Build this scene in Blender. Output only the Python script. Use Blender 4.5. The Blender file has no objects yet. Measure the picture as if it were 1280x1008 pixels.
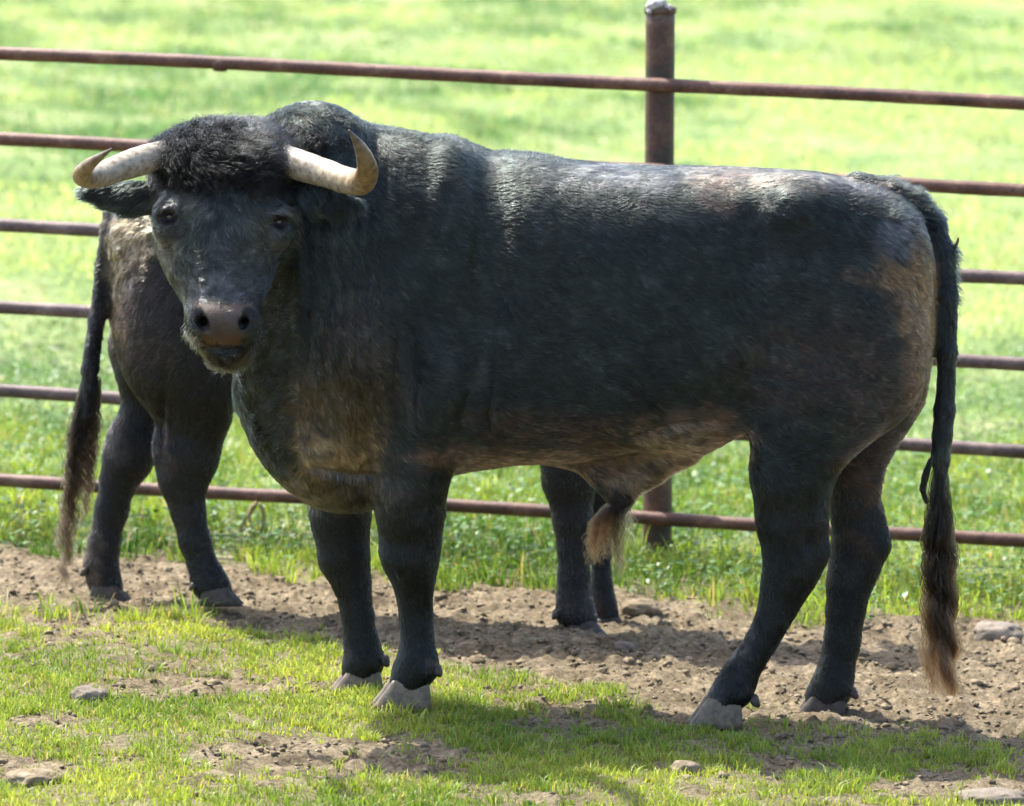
import bpy, math, random
import numpy as np
from mathutils import Vector

random.seed(7)
RNG = np.random.default_rng(11)
SC = bpy.context.scene

# ------------------------------------------------------------------ camera, sky, sun, exposure
F_PX = 7100.0                      # focal length in photo pixels (1280 wide) : about 200 mm
PITCH = math.atan(804.0 / F_PX)
CP, SP = math.cos(PITCH), math.sin(PITCH)
SLOPE = -0.04                      # the paddock falls gently to the right


def ray(px, py):
    u = (px - 640.0) / F_PX
    v = -(py - 504.0) / F_PX
    return u, CP + v * SP, -SP + v * CP


_d = ray(640, 890)
CAM_H = -(14.0 / _d[1]) * _d[2]


def P(px, py, Y):
    """world point seen at photo pixel (px,py) at distance Y"""
    dx, dy, dz = ray(px, py)
    t = Y / dy
    return np.array([t * dx, Y, CAM_H + t * dz])


def S(rpx, Y):
    return rpx * Y / F_PX


def GP(px, py):
    dx, dy, dz = ray(px, py)
    t = -CAM_H / (dz - SLOPE * dx)
    return np.array([t * dx, t * dy, CAM_H + t * dz])


def proj(p):
    x = p[..., 0]; y = p[..., 1]; z = p[..., 2] - CAM_H
    dep = y * CP - z * SP
    up = y * SP + z * CP
    return 640 + F_PX * x / dep, 504 - F_PX * up / dep


cam_d = bpy.data.cameras.new('camera')
cam = bpy.data.objects.new('camera', cam_d)
SC.collection.objects.link(cam)
cam.location = (0, 0, CAM_H)
cam.rotation_euler = (math.pi / 2 - PITCH, 0, 0)
cam_d.sensor_width = 36
cam_d.lens = F_PX / 1280 * 36
cam_d.clip_start = 0.5
cam_d.clip_end = 3000
cam_d.dof.use_dof = True
cam_d.dof.focus_distance = 13.75
cam_d.dof.aperture_fstop = 5.2
SC.camera = cam

SUN_TO = np.array([0.60, -0.52, -1.35])
SUN_TO /= np.linalg.norm(SUN_TO)
world = bpy.data.worlds.new('World')
SC.world = world
world.use_nodes = True
wn = world.node_tree
sky = wn.nodes.new('ShaderNodeTexSky')
sky.sky_type = 'NISHITA'
sky.sun_disc = False
sky.sun_elevation = math.asin(-SUN_TO[2])
sky.sun_rotation = math.atan2(-SUN_TO[0], -SUN_TO[1])
sky.air_density = 0.8
sky.dust_density = 3.0
sky.ozone_density = 0.5
bg = wn.nodes['Background']
wn.links.new(sky.outputs['Color'], bg.inputs['Color'])
bg.inputs['Strength'].default_value = 0.15
sun_d = bpy.data.lights.new('sun', 'SUN')
sun_d.energy = 3.15
sun_d.angle = math.radians(0.55)
sun_d.color = (1.0, 0.955, 0.87)
sun = bpy.data.objects.new('sun', sun_d)
SC.collection.objects.link(sun)
sun.rotation_euler = Vector(SUN_TO).to_track_quat('-Z', 'Y').to_euler()
SC.view_settings.view_transform = 'Standard'
SC.view_settings.look = 'None'
SC.view_settings.exposure = 1.75
SC.view_settings.gamma = 1
SC.cycles.use_denoising = True
SC.cycles.max_bounces = 8
SC.cycles.transparent_max_bounces = 8
SC.render.hair_type = 'STRAND'


# ------------------------------------------------------------------ helpers
def smooth(e0, e1, x):
    t = np.clip((x - e0) / (e1 - e0), 0, 1)
    return t * t * (3 - 2 * t)


def vnoise(p, freq=1.0, seed=0):
    """vectorised value noise in 0..1, p (N,3)"""
    q = p * freq + seed * 17.37
    i = np.floor(q).astype(np.int64)
    f = q - i
    f = f * f * (3 - 2 * f)

    def h(a, b, c):
        n = (a * 73856093) ^ (b * 19349663) ^ (c * 83492791) ^ (seed * 2654435 + 1013)
        n = (n ^ (n >> 13)) * 1274126177 & 0x7fffffff
        n = (n ^ (n >> 16)) * 668265263 & 0x7fffffff
        return (n & 0xffff) / 65535.0
    x, y, z = i[:, 0], i[:, 1], i[:, 2]
    fx, fy, fz = f[:, 0], f[:, 1], f[:, 2]
    r = 0
    for dx in (0, 1):
        wx = fx if dx else 1 - fx
        for dy in (0, 1):
            wy = fy if dy else 1 - fy
            for dz in (0, 1):
                wz = fz if dz else 1 - fz
                r = r + wx * wy * wz * h(x + dx, y + dy, z + dz)
    return r


def fbm(p, freq, seed=0, octs=4, gain=0.5):
    a, s, t = 1.0, 0, 0
    for o in range(octs):
        s = s + a * vnoise(p, freq * 2 ** o, seed + o * 3)
        t += a
        a *= gain
    return s / t


def p2(x, y, s=0.0):
    return np.stack([x, y, np.full_like(x, s)], -1)


def mesh_np(name, verts, faces_idx, face_len, smooth_sh=True):
    """fast mesh from numpy; faces_idx flat loop vertex indices, face_len list of sizes"""
    me = bpy.data.meshes.new(name)
    me.vertices.add(len(verts))
    me.vertices.foreach_set('co', np.ascontiguousarray(verts, dtype=np.float32).ravel())
    me.loops.add(len(faces_idx))
    me.loops.foreach_set('vertex_index', np.ascontiguousarray(faces_idx, dtype=np.int32))
    face_len = np.asarray(face_len, dtype=np.int32)
    me.polygons.add(len(face_len))
    st = np.concatenate([[0], np.cumsum(face_len)[:-1]]).astype(np.int32)
    me.polygons.foreach_set('loop_start', st)
    me.update(calc_edges=True)
    me.validate()
    if smooth_sh:
        me.polygons.foreach_set('use_smooth', np.ones(len(me.polygons), dtype=bool))
    return me


def vcol(me, name, col):
    a = me.attributes.new(name, 'FLOAT_COLOR', 'POINT')
    c = np.ones((len(col), 4), dtype=np.float32)
    c[:, :3] = col
    a.data.foreach_set('color', c.ravel())


def link(name, data, mat=None, parent=None):
    o = bpy.data.objects.new(name, data)
    SC.collection.objects.link(o)
    if mat is not None:
        data.materials.append(mat)
    if parent is not None:
        o.parent = parent
        o.matrix_parent_inverse = parent.matrix_world.inverted()
    return o


def empty(name, loc):
    o = bpy.data.objects.new(name, None)
    SC.collection.objects.link(o)
    o.location = tuple(loc)
    o.empty_display_size = 0.2
    from mathutils import Matrix
    o.matrix_world = Matrix.Translation(Vector(tuple(loc)))
    return o


def tag(o, label=None, cat=None, group=None, kind=None):
    if label: o['label'] = label
    if cat: o['category'] = cat
    if group: o['group'] = group
    if kind: o['kind'] = kind
    return o


def nodes_mat(name):
    m = bpy.data.materials.new(name)
    m.use_nodes = True
    nt = m.node_tree
    b = nt.nodes['Principled BSDF']
    return m, nt, b


def N(nt, typ, **kw):
    n = nt.nodes.new(typ)
    for k, v in kw.items():
        if k.startswith('i_'):
            n.inputs[k[2:].replace('_', ' ')].default_value = v
        else:
            setattr(n, k, v)
    return n


def ramp(nt, fac, stops):
    r = nt.nodes.new('ShaderNodeValToRGB')
    el = r.color_ramp.elements
    while len(el) < len(stops):
        el.new(0.5)
    for e, (p, c) in zip(el, stops):
        e.position = p
        e.color = (*c, 1)
    nt.links.new(fac, r.inputs['Fac'])
    return r


def noise(nt, scale, detail=4, rough=0.55, vec=None):
    n = nt.nodes.new('ShaderNodeTexNoise')
    n.inputs['Scale'].default_value = scale
    n.inputs['Detail'].default_value = detail
    n.inputs['Roughness'].default_value = rough
    if vec is None:
        g = nt.nodes.new('ShaderNodeNewGeometry')
        vec = g.outputs['Position']
    nt.links.new(vec, n.inputs['Vector'])
    return n


def bump(nt, b, h, strength, dist):
    bp = nt.nodes.new('ShaderNodeBump')
    bp.inputs['Strength'].default_value = strength
    bp.inputs['Distance'].default_value = dist
    nt.links.new(h, bp.inputs['Height'])
    nt.links.new(bp.outputs['Normal'], b.inputs['Normal'])
    return bp


# ------------------------------------------------------------------ materials
def mat_ground():
    m, nt, b = nodes_mat('paddock_soil')
    L = nt.links.new
    at = N(nt, 'ShaderNodeAttribute', attribute_name='gmix')
    n1 = noise(nt, 9, 6, .65); n2 = noise(nt, 70, 4, .6)
    soil = ramp(nt, n1.outputs['Fac'], [(.3, (.10, .078, .048)), (.5, (.20, .16, .102)), (.72, (.32, .265, .18))])
    fine = ramp(nt, n2.outputs['Fac'], [(.32, (.45, .42, .38)), (.52, (.95, .95, .95)), (.7, (1.4, 1.36, 1.28))])
    mul = N(nt, 'ShaderNodeMix', data_type='RGBA', blend_type='MULTIPLY')
    mul.inputs[0].default_value = 1
    L(soil.outputs[0], mul.inputs[6]); L(fine.outputs[0], mul.inputs[7])
    n3 = noise(nt, 1.3, 5, .6); n4 = noise(nt, 14, 5, .7)
    g1 = ramp(nt, n3.outputs['Fac'], [(.34, (.10, .19, .065)), (.5, (.22, .30, .105)), (.66, (.33, .37, .175))])
    g2 = ramp(nt, n4.outputs['Fac'], [(.3, (.45, .5, .5)), (.55, (1, 1, 1)), (.75, (1.35, 1.3, 1.1))])
    mg = N(nt, 'ShaderNodeMix', data_type='RGBA', blend_type='MULTIPLY')
    mg.inputs[0].default_value = 1
    L(g1.outputs[0], mg.inputs[6]); L(g2.outputs[0], mg.inputs[7])
    mx = N(nt, 'ShaderNodeMix', data_type='RGBA')
    L(at.outputs['Fac'], mx.inputs[0]); L(mul.outputs[2], mx.inputs[6]); L(mg.outputs[2], mx.inputs[7])
    L(mx.outputs[2], b.inputs['Base Color'])
    b.inputs['Roughness'].default_value = .95
    b.inputs['Specular IOR Level'].default_value = .15
    n5 = noise(nt, 130, 5, .7)
    bump(nt, b, n5.outputs['Fac'], 1.0, .010)
    return m


def mat_blade(name, trans=.45):
    m, nt, b = nodes_mat(name)
    L = nt.links.new
    at = N(nt, 'ShaderNodeAttribute', attribute_name='col')
    L(at.outputs['Color'], b.inputs['Base Color'])
    b.inputs['Roughness'].default_value = .45
    b.inputs['Specular IOR Level'].default_value = .4
    tr = nt.nodes.new('ShaderNodeBsdfTranslucent')
    hs = N(nt, 'ShaderNodeMix', data_type='RGBA', blend_type='MULTIPLY')
    hs.inputs[0].default_value = 1
    hs.inputs[7].default_value = (1.5, 1.35, .8, 1)
    L(at.outputs['Color'], hs.inputs[6]); L(hs.outputs[2], tr.inputs['Color'])
    mx = nt.nodes.new('ShaderNodeMixShader')
    mx.inputs[0].default_value = trans
    L(b.outputs[0], mx.inputs[1]); L(tr.outputs[0], mx.inputs[2])
    L(mx.outputs[0], nt.nodes['Material Output'].inputs['Surface'])
    return m


def mat_soil_piece():
    m, nt, b = nodes_mat('dried_soil_clod')
    n1 = noise(nt, 30, 5, .6)
    r = ramp(nt, n1.outputs['Fac'], [(.3, (.10, .078, .048)), (.5, (.21, .168, .11)), (.75, (.36, .30, .21))])
    nt.links.new(r.outputs[0], b.inputs['Base Color'])
    b.inputs['Roughness'].default_value = .95
    b.inputs['Specular IOR Level'].default_value = .15
    n2 = noise(nt, 120, 5, .7)
    bump(nt, b, n2.outputs['Fac'], .8, .006)
    return m


def mat_stone():
    m, nt, b = nodes_mat('weathered_stone')
    n1 = noise(nt, 25, 6, .65)
    r = ramp(nt, n1.outputs['Fac'], [(.3, (.10, .082, .06)), (.5, (.175, .145, .11)), (.72, (.26, .225, .18))])
    nt.links.new(r.outputs[0], b.inputs['Base Color'])
    b.inputs['Roughness'].default_value = .9
    n2 = noise(nt, 90, 5, .7)
    bump(nt, b, n2.outputs['Fac'], .8, .008)
    return m


def mat_skin(name, rough=.6):
    m, nt, b = nodes_mat(name)
    at = N(nt, 'ShaderNodeAttribute', attribute_name='col')
    nt.links.new(at.outputs['Color'], b.inputs['Base Color'])
    b.inputs['Roughness'].default_value = rough
    b.inputs['Specular IOR Level'].default_value = .3
    n2 = noise(nt, 160, 4, .6)
    bump(nt, b, n2.outputs['Fac'], .5, .003)
    return m


def mat_hair(name, rough=.3, radial=.35, ior=1.38):
    m = bpy.data.materials.new(name)
    m.use_nodes = True
    nt = m.node_tree
    nt.nodes.remove(nt.nodes['Principled BSDF'])
    h = nt.nodes.new('ShaderNodeBsdfHairPrincipled')
    h.model = 'CHIANG'
    h.parametrization = 'COLOR'
    at = N(nt, 'ShaderNodeAttribute', attribute_name='hcol')
    nt.links.new(at.outputs['Color'], h.inputs['Color'])
    h.inputs['Roughness'].default_value = rough
    h.inputs['Radial Roughness'].default_value = radial
    h.inputs['Random Roughness'].default_value = .3
    h.inputs['IOR'].default_value = ior
    nt.links.new(h.outputs[0], nt.nodes['Material Output'].inputs['Surface'])
    return m


def mat_horn():
    m, nt, b = nodes_mat('horn_keratin')
    L = nt.links.new
    at = N(nt, 'ShaderNodeAttribute', attribute_name='col')
    n1 = noise(nt, 60, 5, .65)
    r = ramp(nt, n1.outputs['Fac'], [(.34, (.42, .36, .27)), (.52, (.85, .82, .76)), (.66, (1.1, 1.08, 1.02))])
    mul = N(nt, 'ShaderNodeMix', data_type='RGBA', blend_type='MULTIPLY')
    mul.inputs[0].default_value = 1
    L(at.outputs['Color'], mul.inputs[6]); L(r.outputs[0], mul.inputs[7])
    L(mul.outputs[2], b.inputs['Base Color'])
    b.inputs['Roughness'].default_value = .38
    b.inputs['Subsurface Weight'].default_value = .1
    b.inputs['Subsurface Scale'].default_value = .01
    bump(nt, b, n1.outputs['Fac'], .35, .003)
    return m


def mat_simple(name, col, rough=.5, spec=.5, var=None, scale=40, bmp=.3, bd=.002, metal=0):
    m, nt, b = nodes_mat(name)
    if var is not None:
        n1 = noise(nt, scale, 5, .65)
        r = ramp(nt, n1.outputs['Fac'], [(.32, var), (.66, col)])
        nt.links.new(r.outputs[0], b.inputs['Base Color'])
        bump(nt, b, n1.outputs['Fac'], bmp, bd)
    else:
        b.inputs['Base Color'].default_value = (*col, 1)
    b.inputs['Roughness'].default_value = rough
    b.inputs['Specular IOR Level'].default_value = spec
    b.inputs['Metallic'].default_value = metal
    return m


def mat_pipe(name, c1, c2, c3):
    m, nt, b = nodes_mat(name)
    L = nt.links.new
    n1 = noise(nt, 7, 6, .7); n2 = noise(nt, 90, 4, .6)
    r = ramp(nt, n1.outputs['Fac'], [(.34, c1), (.52, c2), (.70, c3)])
    r2 = ramp(nt, n2.outputs['Fac'], [(.3, (.6, .55, .52)), (.6, (1.1, 1.05, 1.0))])
    mul = N(nt, 'ShaderNodeMix', data_type='RGBA', blend_type='MULTIPLY')
    mul.inputs[0].default_value = 1
    L(r.outputs[0], mul.inputs[6]); L(r2.outputs[0], mul.inputs[7])
    L(mul.outputs[2], b.inputs['Base Color'])
    b.inputs['Roughness'].default_value = .5
    b.inputs['Specular IOR Level'].default_value = .45
    bump(nt, b, n2.outputs['Fac'], .5, .002)
    return m


M_GROUND = mat_ground()
M_BLADE = mat_blade('grass_blade')
M_CLOD = mat_soil_piece()
M_STONE = mat_stone()
M_SKIN = mat_skin('hide')
M_FUR = mat_hair('coat_hair_fibre', .22, .36)
M_LONG = mat_hair('long_hair_fibre', .17, .28, 1.33)
M_HORN = mat_horn()
M_EYE = mat_simple('wet_eye', (.006, .005, .005), .06, .8)
M_HOOF_L = mat_simple('pale_hoof', (.20, .158, .108), .5, .4, (.085, .068, .05), 55, .4, .002)
M_HOOF_D = mat_simple('dark_hoof', (.075, .062, .048), .6, .4, (.025, .021, .018), 55, .4, .002)
M_PIPE_B = mat_pipe('rusty_brown_pipe', (.055, .026, .018), (.13, .062, .040), (.23, .15, .10))
M_PIPE_G = mat_pipe('greyed_pipe', (.06, .042, .038), (.125, .088, .082), (.25, .19, .17))
M_POST = mat_pipe('stained_rusty_post', (.028, .030, .018), (.085, .038, .025), (.15, .12, .06))
M_DRIP = mat_simple('pale_mortar_residue', (.62, .60, .56), .9, .3, (.22, .22, .2), 60, .8, .006)
M_DRY = mat_simple('dry_stem', (.36, .27, .15), .8, .3, (.16, .11, .06), 40, .3, .002)
M_PETAL = mat_simple('white_petal', (.8, .8, .76), .6, .3)


# ------------------------------------------------------------------ ground
def zone(x, y):
    """1 = turf, 0 = bare earth, from where the bare strip lies in the paddock"""
    g = np.stack([x, y, SLOPE * x], -1)
    px, py = proj(g)
    a = fbm(p2(x, y, 3.3), 1.6, 5, 4)
    b = fbm(p2(x, y, 1.1), 6.0, 9, 4)
    w = (a - .5) * 70 + (b - .5) * 110
    front = np.interp(px, [-400, 0, 250, 400, 560, 640, 800, 1000, 1150, 1280, 1700],
                      [760, 768, 775, 800, 830, 862, 893, 905, 925, 945, 960])
    back = np.interp(px, [-400, 0, 200, 400, 640, 800, 1000, 1280, 1700],
                     [690, 692, 705, 722, 738, 752, 768, 782, 800])
    f = smooth(-16, 16, py + w - front)
    bk = smooth(-10, 10, back - py + w * .45)
    # worn patches in the near turf
    for cx, cy, rx, ry in ((420, 948, 210, 26), (30, 962, 90, 18), (1210, 985, 120, 26), (250, 862, 130, 16),
                           (700, 905, 90, 10), (1000, 960, 60, 14), (620, 855, 60, 14), (60, 900, 50, 9)):
        q = ((px - cx) / rx) ** 2 + ((py - cy) / ry) ** 2
        f = f * (1 - .93 * smooth(1.3, .45, q + (b - .5) * 2.0))
    f = f * (1 - .75 * smooth(.60, .70, b + (a - .5) * .4))
    # bright fringes of turf in the earth strip
    for cx, cy, rx, ry in ((600, 850, 70, 14), (85, 755, 24, 9), (1270, 690, 40, 60), (1045, 700, 60, 25), (720, 870, 60, 9)):
        q = ((px - cx) / rx) ** 2 + ((py - cy) / ry) ** 2
        f = np.maximum(f, .9 * smooth(1.2, .5, q + (b - .5) * 1.5))
    return np.clip(np.maximum(f * (py > (front + back) / 2 - 60), bk), 0, 1)


def gz(x, y, full=True):
    z = SLOPE * x
    t = zone(x, y)
    near = smooth(10, 12, y) * smooth(24, 19, y) * smooth(5, 3, np.abs(x))
    q = p2(x, y, .4)
    clod = (np.abs(fbm(q, 7.0, 21, 4, .55) - .5) * 2)
    lump = fbm(q, 14.0, 33, 3, .5)
    big = fbm(q, 3.0, 41, 3)
    print_ = smooth(.36, .22, vnoise(q, 6.5, 51)) * smooth(.45, .6, big)
    crumb = np.abs(fbm(q, 26.0, 37, 3, .6) - .5) * 2
    crum2 = smooth(.5, .72, fbm(q, 17.0, 39, 3, .6))
    d = (big - .5) * .05 + (lump - .5) * .026 - clod * .018 - print_ * .024 - crumb * .018 + crum2 * .016
    g = (big - .5) * .045 + (lump - .5) * .016
    z = z + near * (d * (1 - t) + g * t)
    far = smooth(17.5, 21, y)
    und = fbm(p2(x, y * .8, 2.0), .55, 61, 4)
    hum = fbm(q, 2.2, 71, 3)
    z = z + far * ((und - .5) * .30 + (hum - .5) * .14)
    # earth banked a little where turf begins
    return z


def build_ground():
    def grow(a, b, s0, r):
        out, s, v = [], s0, a
        sign = 1 if b > a else -1
        while (v - b) * sign < 0:
            out.append(v); v += sign * s; s *= r
        out.append(b)
        return out
    xs = list(np.arange(-2.3, 2.3, .0085))
    xr = grow(2.3, 900, .02, 1.08)
    xl = grow(-2.3, -900, .02, 1.08)
    X = np.array(sorted(set(xl[::-1] + xs + xr)))
    ys = list(np.arange(12.2, 17.6, .021))
    yn = grow(12.2, -60, .03, 1.12)[1:]
    yf = grow(17.6, 1500, .03, 1.018)
    Y = np.array(sorted(set(yn[::-1] + ys + yf)))
    gx, gy = np.meshgrid(X, Y)
    x, y = gx.ravel(), gy.ravel()
    z = gz(x, y)
    far = np.hypot(x, y - 14)
    nx, ny = len(X), len(Y)
    i = np.arange((ny - 1) * (nx - 1))
    r, c = i // (nx - 1), i % (nx - 1)
    v0 = r * nx + c
    f = np.stack([v0, v0 + 1, v0 + nx + 1, v0 + nx], 1).ravel()
    me = mesh_np('ground', np.stack([x, y, z], 1), f, np.full(len(i), 4))
    t = zone(x, y)
    a = me.attributes.new('gmix', 'FLOAT', 'POINT')
    # under thin near turf the soil still shows
    cover = t * (.10 + .82 * smooth(15.8, 18.2, y))
    a.data.foreach_set('value', cover.astype(np.float32))
    o = link('ground', me, M_GROUND)
    tag(o, 'trampled bare earth strip between grazed turf and a green meadow', kind='structure')
    return o


build_ground()


# ------------------------------------------------------------------ turf blades (numpy, one mesh per field of grass)
def blades(name, x, y, h, w, lean, az, col, mat, label, zoff=-.004):
    n = len(x)
    z = gz(x, y) + zoff
    base = np.stack([x, y, z], 1)
    d = np.stack([np.cos(az), np.sin(az), np.zeros(n)], 1)
    s = RNG.uniform(0, 2 * np.pi, n)
    side = np.stack([np.cos(s), np.sin(s), np.zeros(n)], 1) * (w * .5)[:, None]
    up = np.array([0, 0, 1.0])
    m = base + up * (h * .55)[:, None] + d * (h * lean * .30)[:, None]
    t = base + up * (h * np.clip(1 - lean * .35, .2, 1))[:, None] + d * (h * lean)[:, None]
    V = np.empty((n, 5, 3))
    V[:, 0] = base - side; V[:, 1] = base + side
    V[:, 2] = m - side * .8; V[:, 3] = m + side * .8
    V[:, 4] = t
    o = np.arange(n)[:, None] * 5
    f = (o + np.array([0, 1, 3, 2, 2, 3, 4])).ravel()
    fl = np.tile([4, 3], n)
    me = mesh_np(name, V.reshape(-1, 3), f, fl, True)
    vcol(me, 'col', np.repeat(col, 5, axis=0))
    ob = link(name, me, mat)
    tag(ob, label, 'grass', kind='stuff')
    return ob


def grass_col(n, x, y, base_a, base_b, dry=.06):
    k = fbm(p2(x, y, 5.0), 2.2, 81, 3)
    k = np.clip((k - .5) * 2.2 + .5 + RNG.normal(0, .18, n), 0, 1)[:, None]
    c = np.array(base_a) * (1 - k) + np.array(base_b) * k
    c = c * RNG.uniform(.75, 1.2, (n, 1))
    dr = RNG.random(n) < dry
    c[dr] = np.array([.36, .30, .15]) * RNG.uniform(.7, 1.2, (dr.sum(), 1))
    return c


def tufted(nt, xr, yr, per, spread, keep):
    cx = RNG.uniform(*xr, nt); cy = RNG.uniform(*yr, nt)
    k = RNG.random(nt) < keep(cx, cy)
    cx, cy = cx[k], cy[k]
    m = RNG.poisson(per, len(cx)) + 2
    idx = np.repeat(np.arange(len(cx)), m)
    n = len(idx)
    az = RNG.uniform(0, 2 * np.pi, n)
    r = np.abs(RNG.normal(0, spread, n))
    return cx[idx] + np.cos(az) * r, cy[idx] + np.sin(az) * r, az + RNG.normal(0, .6, n), idx, len(cx)


def near_turf():
    x, y, az, idx, nc = tufted(40000, (-2.2, 2.2), (12.1, 15.4), 9, .014, lambda a, b: zone(a, b) * (.30 + .70 * smooth(.40, .60, fbm(p2(a, b, 7.), 3.0, 91, 3))))
    n = len(x)
    th = RNG.lognormal(0, .32, nc)[idx]
    g = np.stack([x, y, SLOPE * x], -1); px, py = proj(g)
    tall = 1 + 1.0 * smooth(1.2, .2, ((px - 1020) / 70) ** 2 + ((py - 905) / 18) ** 2)
    h = np.clip(.024 * th * RNG.uniform(.55, 1.25, n) * tall, .008, .10)
    blades('turf_grass', x, y, h, RNG.uniform(.0022, .0045, n), RNG.uniform(.15, 1.0, n), az,
           grass_col(n, x, y, (.13, .225, .03), (.34, .42, .075), .09), M_BLADE,
           'short bright green grass growing in the foreground in front of the bull')


def verge():
    x, y, az, idx, nc = tufted(9500, (-2.9, 2.9), (15.2, 19.6), 13, .026,
                               lambda a, b: zone(a, b) * (.35 + .65 * smooth(.35, .6, fbm(p2(a, b, 9.), 2.0, 95, 3))))
    n = len(x)
    th = RNG.lognormal(0, .3, nc)[idx]
    h = np.clip(.065 * th * RNG.uniform(.5, 1.2, n), .012, .20)
    blades('verge_grass', x, y, h, RNG.uniform(.003, .0065, n), RNG.uniform(.15, 1.0, n), az,
           grass_col(n, x, y, (.045, .13, .018), (.26, .37, .06), .10), M_BLADE,
           'lush green grass growing along the foot of the pipe fence')


def weeds():
    """broad leaves of low weeds among the verge grass"""
    nt = 5200
    cx = RNG.uniform(-3, 3, nt); cy = RNG.uniform(15.6, 23, nt)
    k = RNG.random(nt) < zone(cx, cy) * .9
    cx, cy = cx[k], cy[k]
    idx = np.repeat(np.arange(len(cx)), 9)
    n = len(idx)
    az = RNG.uniform(0, 2 * np.pi, n); r = RNG.uniform(.01, .06, n)
    x = cx[idx] + np.cos(az) * r; y = cy[idx] + np.sin(az) * r
    z = gz(x, y) + RNG.uniform(.015, .085, n)
    L = RNG.uniform(.012, .032, n); W = L * RNG.uniform(.45, .7, n)
    el = RNG.uniform(-.4, .7, n)
    d = np.stack([np.cos(az) * np.cos(el), np.sin(az) * np.cos(el), np.sin(el)], 1)
    s = np.stack([-np.sin(az), np.cos(az), RNG.uniform(-.4, .4, n)], 1)
    c = np.stack([x, y, z], 1)
    V = np.empty((n, 6, 3))
    V[:, 0] = c
    V[:, 1] = c + d * (L * .4)[:, None] + s * (W * .5)[:, None]
    V[:, 2] = c + d * (L * .8)[:, None] + s * (W * .42)[:, None]
    V[:, 3] = c + d * L[:, None] - np.array([0, 0, 1]) * (L * .12)[:, None]
    V[:, 4] = c + d * (L * .8)[:, None] - s * (W * .42)[:, None]
    V[:, 5] = c + d * (L * .4)[:, None] - s * (W * .5)[:, None]
    o = np.arange(n)[:, None] * 6
    f = (o + np.arange(6)).ravel()
    me = mesh_np('clover_leaves', V.reshape(-1, 3), f, np.full(n, 6))
    col = np.array([.06, .13, .025]) * RNG.uniform(.6, 1.7, (n, 1)) * np.array([[1, 1, 1]])
    vcol(me, 'col', np.repeat(col, 6, axis=0))
    o = link('clover_leaves', me, mat_blade('broad_leaf', .3))
    tag(o, 'low broad leaved weeds mixed into the grass behind the fence', 'weeds', kind='stuff')


def meadow():
    n = 330000
    # density falls with distance like the field of view does
    u = RNG.random(n)
    y = 18.3 * (75.0 / 18.3) ** u
    x = RNG.uniform(-1, 1, n) * (y * .115 + 1.0)
    pat = fbm(p2(x, y * .55, 4.0), 1.1, 101, 4)
    k = RNG.random(n) < np.clip(.35 + 2.6 * (pat - .38), .25, 1)
    x, y, pat = x[k], y[k], pat[k]
    n = len(x)
    sc = y / 18.0
    h = np.clip(.040 * (sc ** .25) * RNG.lognormal(0, .35, n) * (.45 + 1.2 * pat), .010, .14)
    w = RNG.uniform(.004, .009, n) * sc
    k2 = np.clip((fbm(p2(x, y * .5, 8.0), .9, 111, 4) - .5) * 4.4 + .5 + RNG.normal(0, .15, n), 0, 1)[:, None]
    c = np.array([.10, .215, .085]) * (1 - k2) + np.array([.39, .50, .235]) * k2
    c = c * RNG.uniform(.75, 1.2, (n, 1))
    dr = RNG.random(n) < .06
    c[dr] = np.array([.42, .38, .22]) * RNG.uniform(.7, 1.2, (dr.sum(), 1))
    blades('meadow_grass', x, y, h, w, RNG.uniform(.2, 1.2, n), RNG.uniform(0, 6.28, n), c, M_BLADE,
           'bright yellow green meadow grass stretching away behind the fence')


def flowers():
    n = 150
    u = RNG.random(n) ** .7
    y = 17.4 * (60 / 17.4) ** u
    x = RNG.uniform(-1, 1, n) * (y * .105 + .4)
    z = gz(x, y) + RNG.uniform(.05, .12, n)
    r = RNG.uniform(.0025, .006, n) * (y / 18) ** .8
    K = 8
    ang = np.linspace(0, 2 * np.pi, K, endpoint=False)
    tilt = RNG.uniform(-.6, .6, (n, 2))
    V = np.empty((n, K, 3))
    for i in range(K):
        V[:, i, 0] = x + r * np.cos(ang[i]) * (1 if i % 2 else .6)
        V[:, i, 1] = y + r * np.sin(ang[i]) * (1 if i % 2 else .6)
        V[:, i, 2] = z + r * (np.cos(ang[i]) * tilt[:, 0] + np.sin(ang[i]) * tilt[:, 1])
    f = (np.arange(n)[:, None] * K + np.arange(K)).ravel()
    me = mesh_np('meadow_flowers', V.reshape(-1, 3), f, np.full(n, K), False)
    o = link('meadow_flowers', me, M_PETAL)
    tag(o, 'tiny white flowers scattered through the meadow grass', 'flowers', kind='stuff')


# ------------------------------------------------------------------ stones and clods
def ico(sub):
    import bmesh
    bm = bmesh.new()
    bmesh.ops.create_icosphere(bm, subdivisions=sub, radius=1)
    v = np.array([q.co[:] for q in bm.verts])
    f = np.array([[q.index for q in p.verts] for p in bm.faces])
    bm.free()
    return v, f


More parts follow.
